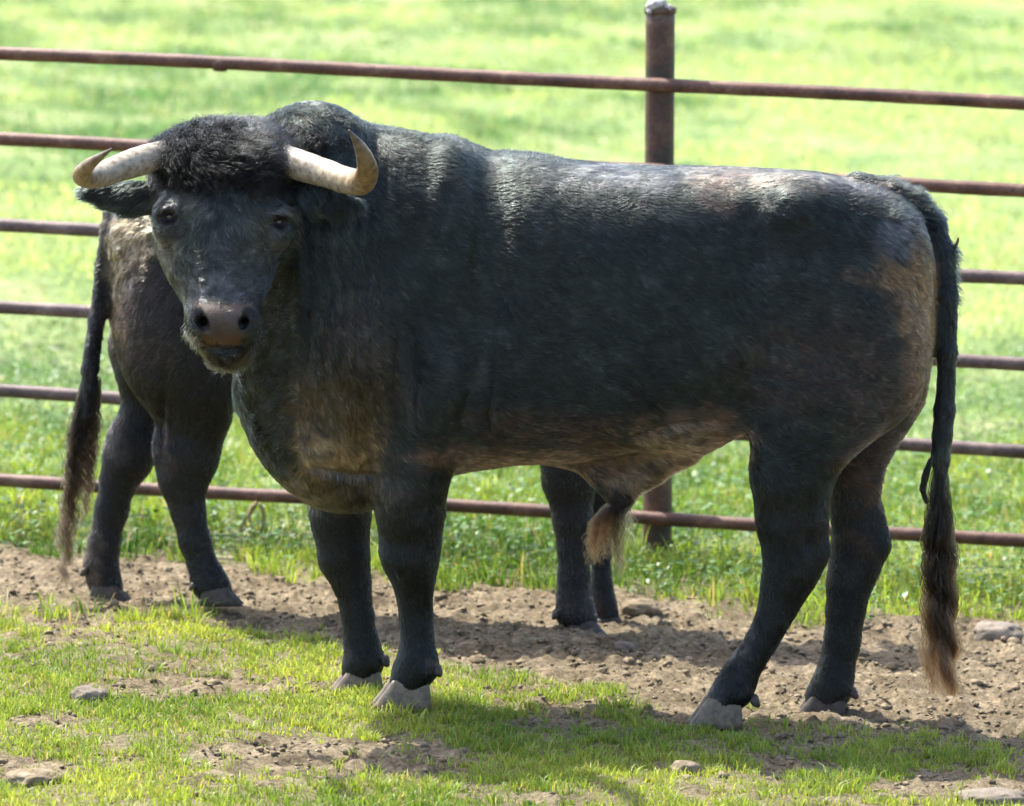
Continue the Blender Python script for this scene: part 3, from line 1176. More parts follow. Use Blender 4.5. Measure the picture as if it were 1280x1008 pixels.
# ------------------------------------------------------------------ the black bull
def bull_one():
    YC = 14.08
    f = Field((-1.14, 13.10, -.06), (1.16, 14.56, 1.58), .0072)
    f.torso([
        (292, 215, 490, .07, 13.96, .0), (303, 175, 535, .13, 13.96, .0), (325, 158, 580, .17, 13.96, .0),
        (360, 142, 612, .20, 13.97, .0), (400, 139, 634, .235, 13.99, .10), (440, 152, 637, .26, 14.02, .2),
        (470, 160, 628, .285, 14.05, .28), (520, 168, 604, .325, YC, .30), (580, 181, 588, .348, YC, .22),
        (640, 193, 580, .356, YC, .18), (700, 203, 577, .36, YC, .15), (760, 208, 570, .362, YC, .12),
        (820, 211, 560, .356, YC, .10), (880, 213, 548, .345, YC, .08), (930, 213, 535, .325, YC, .04),
        (980, 213, 528, .31, YC, .02), (1030, 219, 528, .30, YC, .0), (1080, 230, 525, .275, YC, -.02),
        (1120, 246, 500, .24, YC, -.05), (1148, 272, 470, .185, YC, -.1), (1164, 310, 448, .12, YC, -.1),
        (1173, 350, 440, .05, YC, 0)])
    # masses: shoulder, arm, neck side, hip, thigh, ribs
    f.ell(P(525, 330, 13.90), (.155, .14, .27), .07, rot=.12)
    f.ell(P(548, 470, 13.86), (.13, .13, .18), .06, rot=-.1)
    f.ell(P(400, 300, 13.80), (.12, .10, .25), .07, rot=.1)
    f.ell(P(440, 420, 13.84), (.12, .11, .17), .07)
    f.ell(P(395, 182, 13.90), (.12, .12, .10), .04)
    f.ell(P(1055, 420, 13.92), (.20, .16, .26), .07, rot=.15)
    f.ell(P(1000, 270, 13.90), (.09, .07, .07), .08)
    f.ell(P(1128, 320, 13.94), (.065, .07, .08), .06)
    f.ell(P(1075, 420, 14.24), (.18, .15, .25), .06, rot=.1)
    f.ell(P(545, 420, 14.28), (.15, .13, .26), .06)
    f.ell(P(1098, 440, 13.98), (.10, .13, .14), .06)
    # brisket fold hanging between the forelegs
    f.ell(P(428, 612, 13.97), (.085, .10, .042), .03, rot=-.12)
    f.ell(P(400, 560, 13.93), (.09, .12, .09), .05)
    # front legs
    f.chain([(523, 500, 13.88, 60), (517, 560, 13.88, 52), (513, 605, 13.89, 47.5), (514, 640, 13.90, 43), (514.5, 675, 13.92, 38), (515, 700, 13.92, 34.5)], .045, .80)
    f.chain([(515, 700, 13.92, 33), (517, 722, 13.92, 26), (518, 742, 13.93, 22.5), (520, 772, 13.94, 20.5), (521, 803, 13.94, 21), (521, 832, 13.94, 27.5)], .02, .82)
    f.chain([(521, 832, 13.94, 27), (512, 847, 13.94, 23), (508, 856, 13.94, 22)], .015, .95)
    f.ell(P(510, 694, 13.90), (.054, .04, .050), .03)
    f.chain([(430, 560, 14.22, 50), (425, 645, 14.22, 38), (429, 688, 14.22, 31.5), (431, 702, 14.22, 30), (439, 728, 14.22, 24), (446, 770, 14.22, 21), (451, 802, 14.22, 22), (455, 826, 14.22, 26)], .04, .82)
    f.chain([(455, 826, 14.22, 26), (449, 840, 14.22, 23)], .015, .95)
    # hind legs
    f.chain([(1015, 500, 13.88, 86), (990, 590, 13.88, 53), (988, 650, 13.89, 45), (992, 690, 13.90, 40), (991, 710, 13.90, 37), (982, 732, 13.90, 31), (973, 757, 13.90, 25), (963, 780, 13.90, 22), (951, 803, 13.90, 20.5), (937, 825, 13.90, 20.5), (923, 847, 13.90, 23), (917, 862, 13.90, 26)], .05, .70)
    f.chain([(917, 862, 13.90, 26), (905, 874, 13.90, 23)], .015, .95)
    f.chain([(1075, 500, 14.22, 75), (1068, 590, 14.22, 38), (1069, 640, 14.22, 31), (1073, 680, 14.22, 34), (1069, 705, 14.22, 33), (1061, 732, 14.22, 28.5), (1057, 765, 14.22, 25), (1053, 800, 14.22, 24), (1045, 840, 14.22, 24.5), (1039, 860, 14.22, 27)], .045, .72)
    f.chain([(1039, 860, 14.22, 26), (1028, 872, 14.22, 23)], .015, .95)
    f.ell(P(1103, 684, 14.22), (.017, .018, .026), .018)
    f.ell(P(1024, 692, 13.90), (.024, .022, .030), .02)
    f.chain([(1100, 640, 14.22, 7), (1104, 684, 14.22, 9)], .03, .8)
    f.chain([(1022, 640, 13.90, 7), (1028, 690, 13.90, 8)], .03, .8)
    # flank fold and sheath
    f.chain([(905, 522, 13.86, 22), (850, 552, 13.98, 30), (805, 578, 14.04, 32), (778, 604, 14.06, 24), (775, 628, 14.06, 15)], .05, .55)
    f.chain([(700, 556, 14.06, 20), (745, 578, 14.06, 22), (772, 606, 14.06, 20)], .04, .6)
    f.ell(P(870, 515, 13.90), (.10, .06, .06), .07, rot=.5)
    # tail
    f.chain([(1070, 236, YC, 20), (1110, 243, YC, 19), (1140, 258, YC - .01, 19), (1163, 282, YC - .03, 18), (1177, 318, YC - .05, 16.5), (1183, 370, YC - .06, 14.5), (1184, 440, YC - .06, 13),
             (1181, 510, YC - .06, 12), (1176, 575, YC - .06, 11), (1173, 640, YC - .06, 8), (1174, 720, YC - .06, 4)], .014, 1, .012)
    # head, seen from the front
    f.stack([
        (156, 246, 316, 13.66, 13.80, 0), (166, 220, 342, 13.61, 13.88, 0), (182, 200, 358, 13.57, 13.93, .05),
        (205, 192, 367, 13.55, 13.95, .10), (240, 190, 368, 13.53, 13.94, .18), (275, 189, 368, 13.51, 13.92, .26),
        (300, 192, 362, 13.495, 13.88, .36), (325, 199, 350, 13.48, 13.82, .44), (350, 210, 340, 13.462, 13.76, .44),
        (368, 222, 333, 13.448, 13.71, .38), (382, 230, 325, 13.425, 13.68, .24), (402, 233, 321, 13.424, 13.655, .18), (424, 239, 319, 13.438, 13.64, .2),
        (438, 249, 316, 13.444, 13.64, .22), (450, 262, 309, 13.458, 13.63, .28), (459, 272, 300, 13.495, 13.60, .3)], .05, 2.5)
    f.ell(P(280, 300, 13.605), (.080, .088, .14), .05)           # nasal bridge
    for ex, ey, sd in ((210, 262, -1), (350, 268, 1)):
        f.ell(P(ex + sd * 1, ey, 13.585), (.026, .038, .022), .035)     # brow
        f.ell(P(ex + sd * 2, ey + 26, 13.60), (.028, .05, .030), .03)    # cheek below
        h = f.hit(ex - sd * 1, ey + 10)
        f.ell(h + np.array([0, .003, 0]), (.018, .016, .012), .010, cut=True)
    # muzzle
    f.ell(P(250, 406, 13.475), (.034, .055, .036), .03)
    f.ell(P(306, 406, 13.475), (.034, .055, .036), .03)
    f.ell(P(278, 400, 13.462), (.054, .040, .036), .02)
    f.ell(P(283, 445, 13.49), (.036, .05, .026), .02)
    for sd in (-1, 1):
        cx = 279
        a = f.hit(cx + sd * 32, 389) + np.array([0, .000, 0])
        b = f.hit(cx + sd * 27, 402) + np.array([0, .004, 0])
        c = f.hit(cx + sd * 22, 411) + np.array([0, .010, 0])
        f.cone(a, b, .0060, .0105, 1, .008, cut=True)
        f.cone(b, c, .0105, .0095, 1, .008, cut=True)
        f.cone(b, b + np.array([-sd * .004, .05, -.004]), .0112, .008, 1, .005, cut=True)
    # mouth line
    for i in range(9):
        t = i / 8
        h = f.hit(252 + 60 * t, 436 + 2.5 * math.cos((t - .5) * 6))
        f.ell(h, (.009, .006, .0016), .005, cut=True)
    # ears, below the horns
    f.chain([(200, 242, 13.68, 17), (166, 249, 13.69, 22), (136, 244, 13.70, 17), (114, 240, 13.70, 10), (104, 238, 13.70, 5)], .02, .45)
    f.chain([(176, 250, 13.68, 16), (158, 258, 13.68, 10)], .02, .5)
    f.chain([(362, 238, 13.66, 12), (392, 248, 13.62, 18), (420, 254, 13.60, 16), (442, 256, 13.59, 8), (452, 257, 13.59, 3)], .02, .45)
    f.cone(P(400, 252, 13.57), P(435, 257, 13.55), .016, .008, .5, .012, cut=True)
    f.cone(P(165, 250, 13.63), P(128, 244, 13.65), .014, .008, .5, .012, cut=True)
    V, Q = f.mesh()
    V = relax(V, Q, 2, .45)
    px, py = proj(V)
    lm = (smooth(560, 600, py) * ((px < 575) | (px > 925)))[:, None]
    V = V * (1 - lm) + relax(V, Q, 14, .5) * lm
    Nn = vnormals(V, Q)
    px, py = proj(V)
    # folds, tendons and small muscle relief
    n1 = fbm(V, 6, 5, 3) - .5
    disp = n1 * .015
    neck = blob(px, py, 432, 360, 62, 165, .5) * smooth(14.0, 13.9, V[:, 1])
    ph = (px - 370) / 24 + (fbm(V, 5, 9, 2) - .5) * 3.0 - (py - 350) * .0035
    disp += neck * (.0085 * (np.abs(np.sin(ph * math.pi)) ** .8 - .55))
    cr = smooth(7, 1, np.abs(py - (590 + (px - 420) * .05 + 3 * np.sin(px * .06)))) * smooth(372, 395, px) * smooth(475, 455, px)
    disp -= cr * .011
    disp -= smooth(7, 0, np.abs(px - (616 - (py - 470) * .06 + 2 * np.sin(py * .07)))) * smooth(420, 460, py) * smooth(572, 530, py) * .009
    # elbow / shoulder line
    disp -= smooth(16, 0, np.abs(px - (584 + (py - 500) * -.25))) * smooth(400, 470, py) * smooth(600, 560, py) * .010
    # groove between thigh muscles, stifle line
    disp -= smooth(12, 0, np.abs(px - (1100 + (py - 400) * -.18))) * smooth(330, 400, py) * smooth(560, 500, py) * .006
    # flank hollow
    disp -= blob(px, py, 905, 330, 45, 70, .6) * .012
    disp -= blob(px, py, 620, 300, 30, 120, .6) * .006
    disp += blob(px, py, 562, 280, 22, 110, .6) * .012 - blob(px, py, 612, 330, 20, 130, .6) * .012
    disp += blob(px, py, 985, 262, 24, 18, .7) * .018 - blob(px, py, 945, 300, 26, 40, .7) * .014
    disp += blob(px, py, 545, 500, 26, 50, .6) * .011 - blob(px, py, 505, 470, 14, 80, .6) * .010
    disp -= smooth(9, 0, np.abs(px - (543 - (py - 600) * .12))) * smooth(570, 600, py) * smooth(680, 650, py) * .006 * smooth(14.1, 14.0, V[:, 1])
    disp -= smooth(10, 0, np.abs(px - (1012 - (py - 640) * .05))) * smooth(600, 640, py) * smooth(700, 680, py) * .007 * smooth(14.1, 14.0, V[:, 1])
    disp += (fbm(V, 28, 15, 3) - .5) * .005 * smooth(600, 680, py)
    disp -= smooth(9, 0, np.abs(py - (536 - (px - 830) * .14 + 4 * np.sin(px * .05)))) * smooth(770, 800, px) * smooth(925, 900, px) * .010
    for ex, ey in ((210, 271), (350, 278)):
        rr = np.hypot((px - ex) / 1.15, py - ey)
        disp += smooth(4, 0, np.abs(rr - 12.5)) * .0022 * smooth(13.75, 13.7, V[:, 1])
    # faint ribs
    rb = np.sin((px + (py - 350) * .25) / 24 * math.pi)
    disp += rb * .0007 * blob(px, py, 730, 400, 110, 110, .5)
    # tendon grooves on cannons
    leg = smooth(735, 760, py) * smooth(845, 825, py)
    disp -= leg * .006 * smooth(6, 1, np.abs(px - 531)) * smooth(14.1, 14.0, V[:, 1])
    V = V + Nn * disp[:, None]
    V = relax(V, Q, 1, .25)
    Nn = vnormals(V, Q)
    px, py = proj(V)

    tan = (.23, .165, .105); brown = (.115, .078, .046); rust = (.085, .045, .026); grey = (.115, .122, .125); dust = (.21, .17, .13)
    spots = [
        (420, 545, 44, 46, (.17, .12, .062), .9), (425, 575, 40, 18, (.30, .21, .10), .85), (400, 500, 40, 36, (.06, .045, .028), .6), (425, 612, 60, 20, (.10, .082, .065), .7),
        (455, 480, 40, 60, (.05, .04, .03), .5), (450, 390, 25, 40, (.045, .036, .03), .4),
        (870, 560, 50, 24, tan, .95), (820, 585, 50, 24, tan, .9), (790, 610, 26, 20, (.26, .20, .145), .9), (898, 536, 20, 20, (.17, .10, .055), .8),
        (735, 583, 45, 14, (.16, .10, .065), .8), (620, 575, 75, 13, (.12, .075, .05), .8), (700, 540, 90, 18, rust, .35), (820, 528, 50, 14, (.10, .07, .045), .5),
        (775, 628, 12, 12, (.015, .013, .013), .9),
        (1153, 405, 20, 70, (.20, .13, .064), 1.0), (1136, 372, 20, 30, (.13, .085, .045), .7), (1130, 346, 28, 18, (.17, .11, .055), .9), (1082, 346, 24, 9, (.08, .055, .034), .6), (1150, 470, 20, 50, (.10, .07, .05), .7),
        (1000, 470, 60, 40, (.05, .032, .022), .4), (1045, 430, 50, 40, (.05, .034, .024), .3), (1080, 600, 25, 40, rust, .45), (1090, 510, 30, 60, (.06, .045, .04), .5),
        (1125, 298, 22, 18, (.09, .10, .105), .6),
        (905, 220, 36, 11, (.12, .09, .065), .7), (1000, 226, 50, 10, (.055, .046, .04), .4), (898, 248, 18, 18, (.07, .05, .04), .5), (1060, 235, 60, 10, (.05, .045, .042), .4),
        (760, 222, 80, 12, (.06, .065, .07), .5),
        (290, 345, 30, 24, (.060, .063, .064), .6), (352, 264, 12, 10, (.07, .075, .075), .7), (212, 250, 20, 12, (.05, .052, .052), .5), (230, 232, 22, 18, (.045, .048, .048), .5), (270, 372, 40, 8, (.06, .062, .066), .6),
        (335, 330, 16, 40, (.05, .052, .052), .6), (205, 330, 14, 40, (.055, .05, .046), .6), (320, 300, 30, 24, (.05, .055, .05), .4),
        (240, 425, 10, 8, (.09, .085, .08), .5), (282, 446, 26, 12, (.042, .036, .029), .75),
        (1065, 720, 18, 16, (.06, .062, .062), .6), (1075, 680, 14, 14, rust, .7), (890, 868, 14, 12, (.12, .12, .12), .6),
        (925, 815, 7, 14, (.20, .19, .18), .6), (940, 790, 5, 8, (.2, .19, .18), .5), (545, 835, 8, 6, (.12, .09, .07), .5), (468, 825, 8, 8, (.10, .08, .06), .5),
    ]
    C = paint(V, (.0130, .0188, .0165), spots, 3)
    tailm = (smooth(1166, 1171, px - 6 * smooth(400, 330, py)) * smooth(560, 540, py) * smooth(250, 300, py) * smooth(14.12, 14.08, V[:, 1]))[:, None]
    C = C * (1 - tailm) + np.array([.0125, .0165, .016]) * tailm
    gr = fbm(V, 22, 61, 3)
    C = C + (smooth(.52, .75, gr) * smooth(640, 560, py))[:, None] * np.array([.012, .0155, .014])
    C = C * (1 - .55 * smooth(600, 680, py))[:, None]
    fm = blob(px, py, 280, 300, 80, 120, .3) * smooth(13.75, 13.65, V[:, 1])
    C = C + (smooth(.52, .70, fbm(V, 55, 63, 3)) * fm)[:, None] * np.array([.040, .043, .040])
    # bare nose leather and mouth
    pad = smooth(3, -3, np.abs(px - 278.5) - (36 - (py - 384) * .30)) * smooth(376, 382, py) * smooth(436, 430, py) * smooth(13.62, 13.52, V[:, 1])
    pc = np.array([.058, .044, .034])[None] * (.7 + .7 * fbm(V, 90, 71, 3))[:, None]
    up = smooth(410, 385, py)[:, None]
    pc = pc * (1 + up * .7) + smooth(415, 428, py)[:, None] * np.array([.03, .0, -.02])
    C = C * (1 - pad[:, None]) + pc * pad[:, None]
    ns = np.maximum(np.maximum(blob(px, py, 248, 392, 7, 8, .3), blob(px, py, 254, 404, 8, 9, .3)), np.maximum(blob(px, py, 310, 392, 7, 8, .3), blob(px, py, 305, 404, 8, 9, .3)))[:, None] * smooth(13.75, 13.7, V[:, 1])[:, None]
    C = C * (1 - ns) + np.array([.008, .007, .006]) * ns
    eyeb = np.maximum(blob(px, py, 210, 272, 12, 10, .25), blob(px, py, 350, 278, 11, 10, .25))[:, None] * smooth(13.75, 13.7, V[:, 1])[:, None]
    C = C * (1 - eyeb) + np.array([.008, .007, .007]) * eyeb
    ears_in = np.maximum(blob(px, py, 145, 245, 38, 9, .4), blob(px, py, 415, 254, 32, 9, .4))[:, None]
    C = C * (1 - .5 * ears_in)

    g0 = GP(760, 890)
    root = empty('bull', (g0[0], g0[1], SLOPE * g0[0]))
    tag(root, 'large black bull in front with upturned pale horns and its face turned to the camera', 'bull')
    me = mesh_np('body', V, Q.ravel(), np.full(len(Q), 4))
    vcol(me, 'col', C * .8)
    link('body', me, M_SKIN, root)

    # eyes
    for ex, ey in ((209.5, 271.5), (350.5, 278)):
        h = f.hit(ex, ey)
        v, fc = ico(4)
        q = v * np.array([.0185, .0165, .0150]) + h + np.array([.004 * (1 if ex < 300 else -1), .0095, 0])
        link('eye', mesh_np('eye', q, fc.ravel(), np.full(len(fc), 3)), M_EYE, root)

    # horns
    def spline(pts, n=60):
        pts = np.array(pts, float)
        W = np.array([np.append(P(a, b, c), S(r, c)) for a, b, c, r in pts])
        out = []
        m = len(W)
        for i in range(m - 1):
            p0, p1, p2_, p3 = W[max(i - 1, 0)], W[i], W[i + 1], W[min(i + 2, m - 1)]
            for t in np.linspace(0, 1, n // (m - 1), endpoint=False):
                out.append(.5 * ((2 * p1) + (-p0 + p2_) * t + (2 * p0 - 5 * p1 + 4 * p2_ - p3) * t * t + (-p0 + 3 * p1 - 3 * p2_ + p3) * t ** 3))
        out.append(W[-1])
        return np.array(out)
    HL = [(208, 194, 13.66, 20), (180, 200, 13.63, 20), (152, 209, 13.59, 18.5), (126, 219, 13.52, 16.5), (108, 222, 13.44, 14.5), (102, 218, 13.37, 12), (112, 206, 13.31, 8.5), (127, 195, 13.27, 4.5), (140, 186, 13.24, 1.0)]
    HR = [(352, 199, 13.67, 21), (378, 208, 13.63, 20.5), (408, 217, 13.58, 19), (434, 226, 13.51, 18), (452, 228, 13.43, 17), (459, 216, 13.36, 15), (457, 200, 13.31, 12), (449, 182, 13.27, 7.5), (436, 163, 13.24, 1.2)]
    for pts in (HL, HR):
        W = spline(pts, 72)
        t = np.linspace(0, 1, len(W))
        c0, c1, c2, c3 = np.array([.36, .335, .29]), np.array([.35, .31, .235]), np.array([.24, .165, .075]), np.array([.085, .07, .055])
        col = np.array([np.interp(t, [0, .4, .62, .86, 1], [c0[i], c1[i], c2[i], .16 if i == 0 else (.125 if i == 1 else .08), c3[i]]) for i in range(3)]).T
        o = tube('horn', W[:, :3], np.maximum(W[:, 3] * .94, .0012), M_HORN, root, 28, True, .10, col=col, seed=int(pts[0][0]))

    # hooves
    hoof(502, 885, 13.94, .152, .066, -1, M_HOOF_L, root, yaw=.12)
    hoof(445, 869, 14.22, .142, .060, -1, M_HOOF_L, root, yaw=.1)
    hoof(894, 908, 13.90, .140, .066, -1, M_HOOF_L, root, yaw=.05)
    hoof(1026, 896, 14.22, .132, .058, -1, M_HOOF_D, root)
    dewclaw(546, 838, 13.94, 6.5, root, M_HOOF_D, 1); dewclaw(481, 826, 14.22, 6, root, M_HOOF_D, 1)
    dewclaw(943, 876, 13.90, 6.5, root, M_HOOF_D, 1); dewclaw(1066, 866, 14.22, 6, root, M_HOOF_D, 1)

    # coat
    def comb(p, px, py):
        n = len(p)
        d = np.zeros((n, 3)); d[:, 0] = 1.0; d[:, 2] = -.45
        legm = smooth(560, 640, py)[:, None]
        d = d * (1 - legm) + np.array([.05, 0, -1.0]) * legm
        nk = (smooth(560, 430, px) * smooth(13.3, 13.5, p[:, 1]))[:, None]
        d = d * (1 - nk) + np.array([.35, 0, -1.0]) * nk
        hd = (smooth(376, 366, px) * smooth(13.93, 13.85, p[:, 1]))[:, None]
        fx = (px - 281) / 90
        up = smooth(390, 250, py)
        face = np.stack([fx * .9, .0 * fx, .5 - 1.2 * up], 1)
        d = d * (1 - hd) + face * hd
        tl = (smooth(1165, 1175, px) * smooth(600, 560, py))[:, None]
        d = d * (1 - tl) + np.array([.1, 0, -1.0]) * tl
        return d

    def length(p, px, py):
        L = np.full(len(p), .015)
        L = np.where(py > 640, .009, L)
        hd = smooth(376, 366, px) * smooth(13.93, 13.85, p[:, 1])
        L = L * (1 - hd) + .014 * hd
        L = L + .004 * blob(px, py, 412, 560, 50, 60) + .008 * smooth(.3, 0, np.abs(py - 585) / 60) * (px > 560) * (px < 940) * .5
        L = L + .016 * (smooth(330, 300, px) * smooth(430, 470, py)) + .005 * blob(px, py, 282, 455, 50, 18)
        L = L + .010 * blob(px, py, 1140, 255, 60, 25)
        L = L + .014 * np.maximum(blob(px, py, 140, 255, 50, 22), blob(px, py, 410, 262, 45, 16))
        return L
    w = np.ones(len(V))
    w *= (1 - .97 * pad) * (1 - .97 * ns[:, 0])
    w *= 1 - .95 * eyeb[:, 0]
    w *= np.where(V[:, 1] > 14.15, .45, 1)
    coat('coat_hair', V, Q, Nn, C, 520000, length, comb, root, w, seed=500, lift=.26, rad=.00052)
    # curly forelock and poll
    pw = blob(px, py, 283, 190, 96, 46, .5) * smooth(14.0, 13.85, V[:, 1]) + .55 * blob(px, py, 395, 160, 62, 26, .5)
    def curlcomb(p, a, b):
        return np.stack([(a - 281) / 90, -.4 + 0 * a, -.75 + 0 * a], 1) + 1.5 * np.stack([vnoise(p, 20, 801) - .5, .3 * vnoise(p, 20, 802), vnoise(p, 20, 803) - .5], 1)
    def curllen(p, a, b):
        e = blob(a, b, 283, 190, 90, 40, .5)
        return .014 + e * (.020 + .016 * smooth(215, 190, b)) - .012 * smooth(178, 162, b)
    for kk, (cs, nn_, cl, cu_) in enumerate(((.036, 13000, .55, .30), (.019, 9000, .6, .42), (.06, 8000, .3, .25))):
        coat('forehead_curls', V, Q, Nn, C * 0 + np.array([.0075, .0085, .0085]), nn_, curllen, curlcomb, root, pw + 1e-9, lift=.6, rad=.00062, curl=cu_, k=11,
             mat=M_LONG, seed=520 + kk, vary=.7, clump=cl, csize=cs, cvar=.6)
    fw = blob(px, py, 281, 204, 86, 14, .5) * smooth(13.9, 13.8, V[:, 1])
    coat('forehead_curls', V, Q, Nn, C * 0 + np.array([.0075, .0085, .0085]), 3200, lambda p, a, b: RNG.uniform(.025, .060, len(a)),
         lambda p, a, b: np.stack([(a - 281) / 200, -.2 + 0 * a, -1.0 + 0 * a], 1), root, fw + 1e-9, lift=.30, rad=.0006, curl=.16, k=11, mat=M_LONG, seed=529, vary=.7, clump=.75, csize=.024, cvar=.6)
    # crest hair along the neck and withers, longer hairs on the tail head
    cw = smooth(9, 1, np.abs(py - np.interp(px, [300, 330, 360, 400, 440, 470, 520, 580, 640, 700], [170, 156, 142, 139, 152, 162, 168, 181, 193, 203]))) * smooth(300, 330, px) * smooth(720, 600, px)
    coat('crest_hair', V, Q, Nn, C * .5, 16000, lambda p, a, b: .020 + 0 * a, lambda p, a, b: np.stack([1 + 0 * a, -.35 + 0 * a, -.25 + 0 * a], 1),
         root, cw + 1e-9, lift=.5, rad=.0006, curl=.16, k=7, mat=M_LONG, seed=540, clump=.35, csize=.016)
    tw = blob(px, py, 1130, 248, 60, 22, .4) + smooth(1186, 1192, px) * smooth(400, 300, py)
    coat('tail_head_hair', V, Q, Nn, C, 5000, lambda p, a, b: .026 + 0 * a, lambda p, a, b: np.stack([1 + 0 * a, 0 * a, -.2 + 0 * a], 1),
         root, tw + 1e-9, lift=.7, rad=.0006, curl=.1, k=7, mat=M_LONG, seed=545)
    # whiskers and chin hair
    ww = (blob(px, py, 236, 425, 14, 18, .4) + blob(px, py, 282, 462, 34, 8, .4) + .4 * blob(px, py, 325, 430, 10, 18, .4)) * smooth(13.75, 13.65, V[:, 1])
    coat('whiskers', V, Q, Nn, C * 0 + np.array([.12, .115, .11]), 330, lambda p, a, b: .022 + 0 * a, lambda p, a, b: np.stack([(a - 281) / 60, -.3 + 0 * a, -.9 + 0 * a], 1),
         root, ww + 1e-9, lift=.9, rad=.0005, curl=.05, k=6, mat=M_LONG, seed=550)
    # tail switch
    ty = YC - .06
    path = [P(1176, 575, ty), P(1174, 640, ty), P(1174, 700, ty), P(1173, 780, ty), P(1174, 870, ty)]
    pos, r, cc = lock('tail', path, 900, [.018, .033, .042, .047, .047, .043], .75, .0085, .00075,
                      [(.010, .010, .010), (.014, .012, .010), (.035, .024, .014), (.08, .048, .025), (.24, .13, .065)], 26)
    curves_obj('tail_switch', pos, r, cc, M_LONG, root)
    # lock of dark matted hair on the switch
    pos, r, cc = lock('x', [P(1164, 572, ty - .03), P(1158, 592, ty - .035), P(1153, 612, ty - .035), P(1158, 630, ty - .035)], 160, [.004, .009, .01, .004], .8, .001, .0007,
                      [(.014, .014, .014)] * 2, 10, .5)
    curves_obj('tail_switch', pos, r, cc, M_LONG, root)
    # small burr tuft standing off the tail
    pos, r, cc = lock('x', [P(1190, 316, ty), P(1194, 308, ty), P(1197, 302, ty), P(1198, 297, ty)], 60, [.004, .0055, .004, .001], .8, .0005, .0008,
                      [(.07, .06, .035)] * 2, 8, .3)
    curves_obj('tail_tuft', pos, r, cc, M_LONG, root)
    # sheath tuft
    ps, rs, cs = [], [], []
    for dx, ln, nn_, cl in ((-22, 708, 400, [(.20, .17, .14), (.17, .08, .045), (.20, .085, .04)]), (-10, 700, 330, [(.10, .07, .045), (.16, .075, .035), (.14, .075, .04)]),
                            (3, 725, 360, [(.03, .026, .022), (.11, .085, .045), (.15, .12, .06)]), (14, 690, 90, [(.16, .13, .09), (.20, .17, .10), (.18, .15, .09)])):
        path = [P(775 + dx * .45, 628, 14.05), P(770 + dx * 1.05, 650, 14.04), P(768 + dx * 1.25, 676, 14.04), P(769 + dx * 1.2, ln, 14.04)]
        a, b, c_ = lock('x', path, int(nn_ * .42), [.010, .016, .019, .018], .9, .003, .00055, cl, 18, 1.3, .3)
        ps.append(a); rs.append(b); cs.append(c_)
    curves_obj('sheath_tuft', np.concatenate(ps), np.concatenate(rs), np.concatenate(cs) * .62, M_LONG, root)
    return root


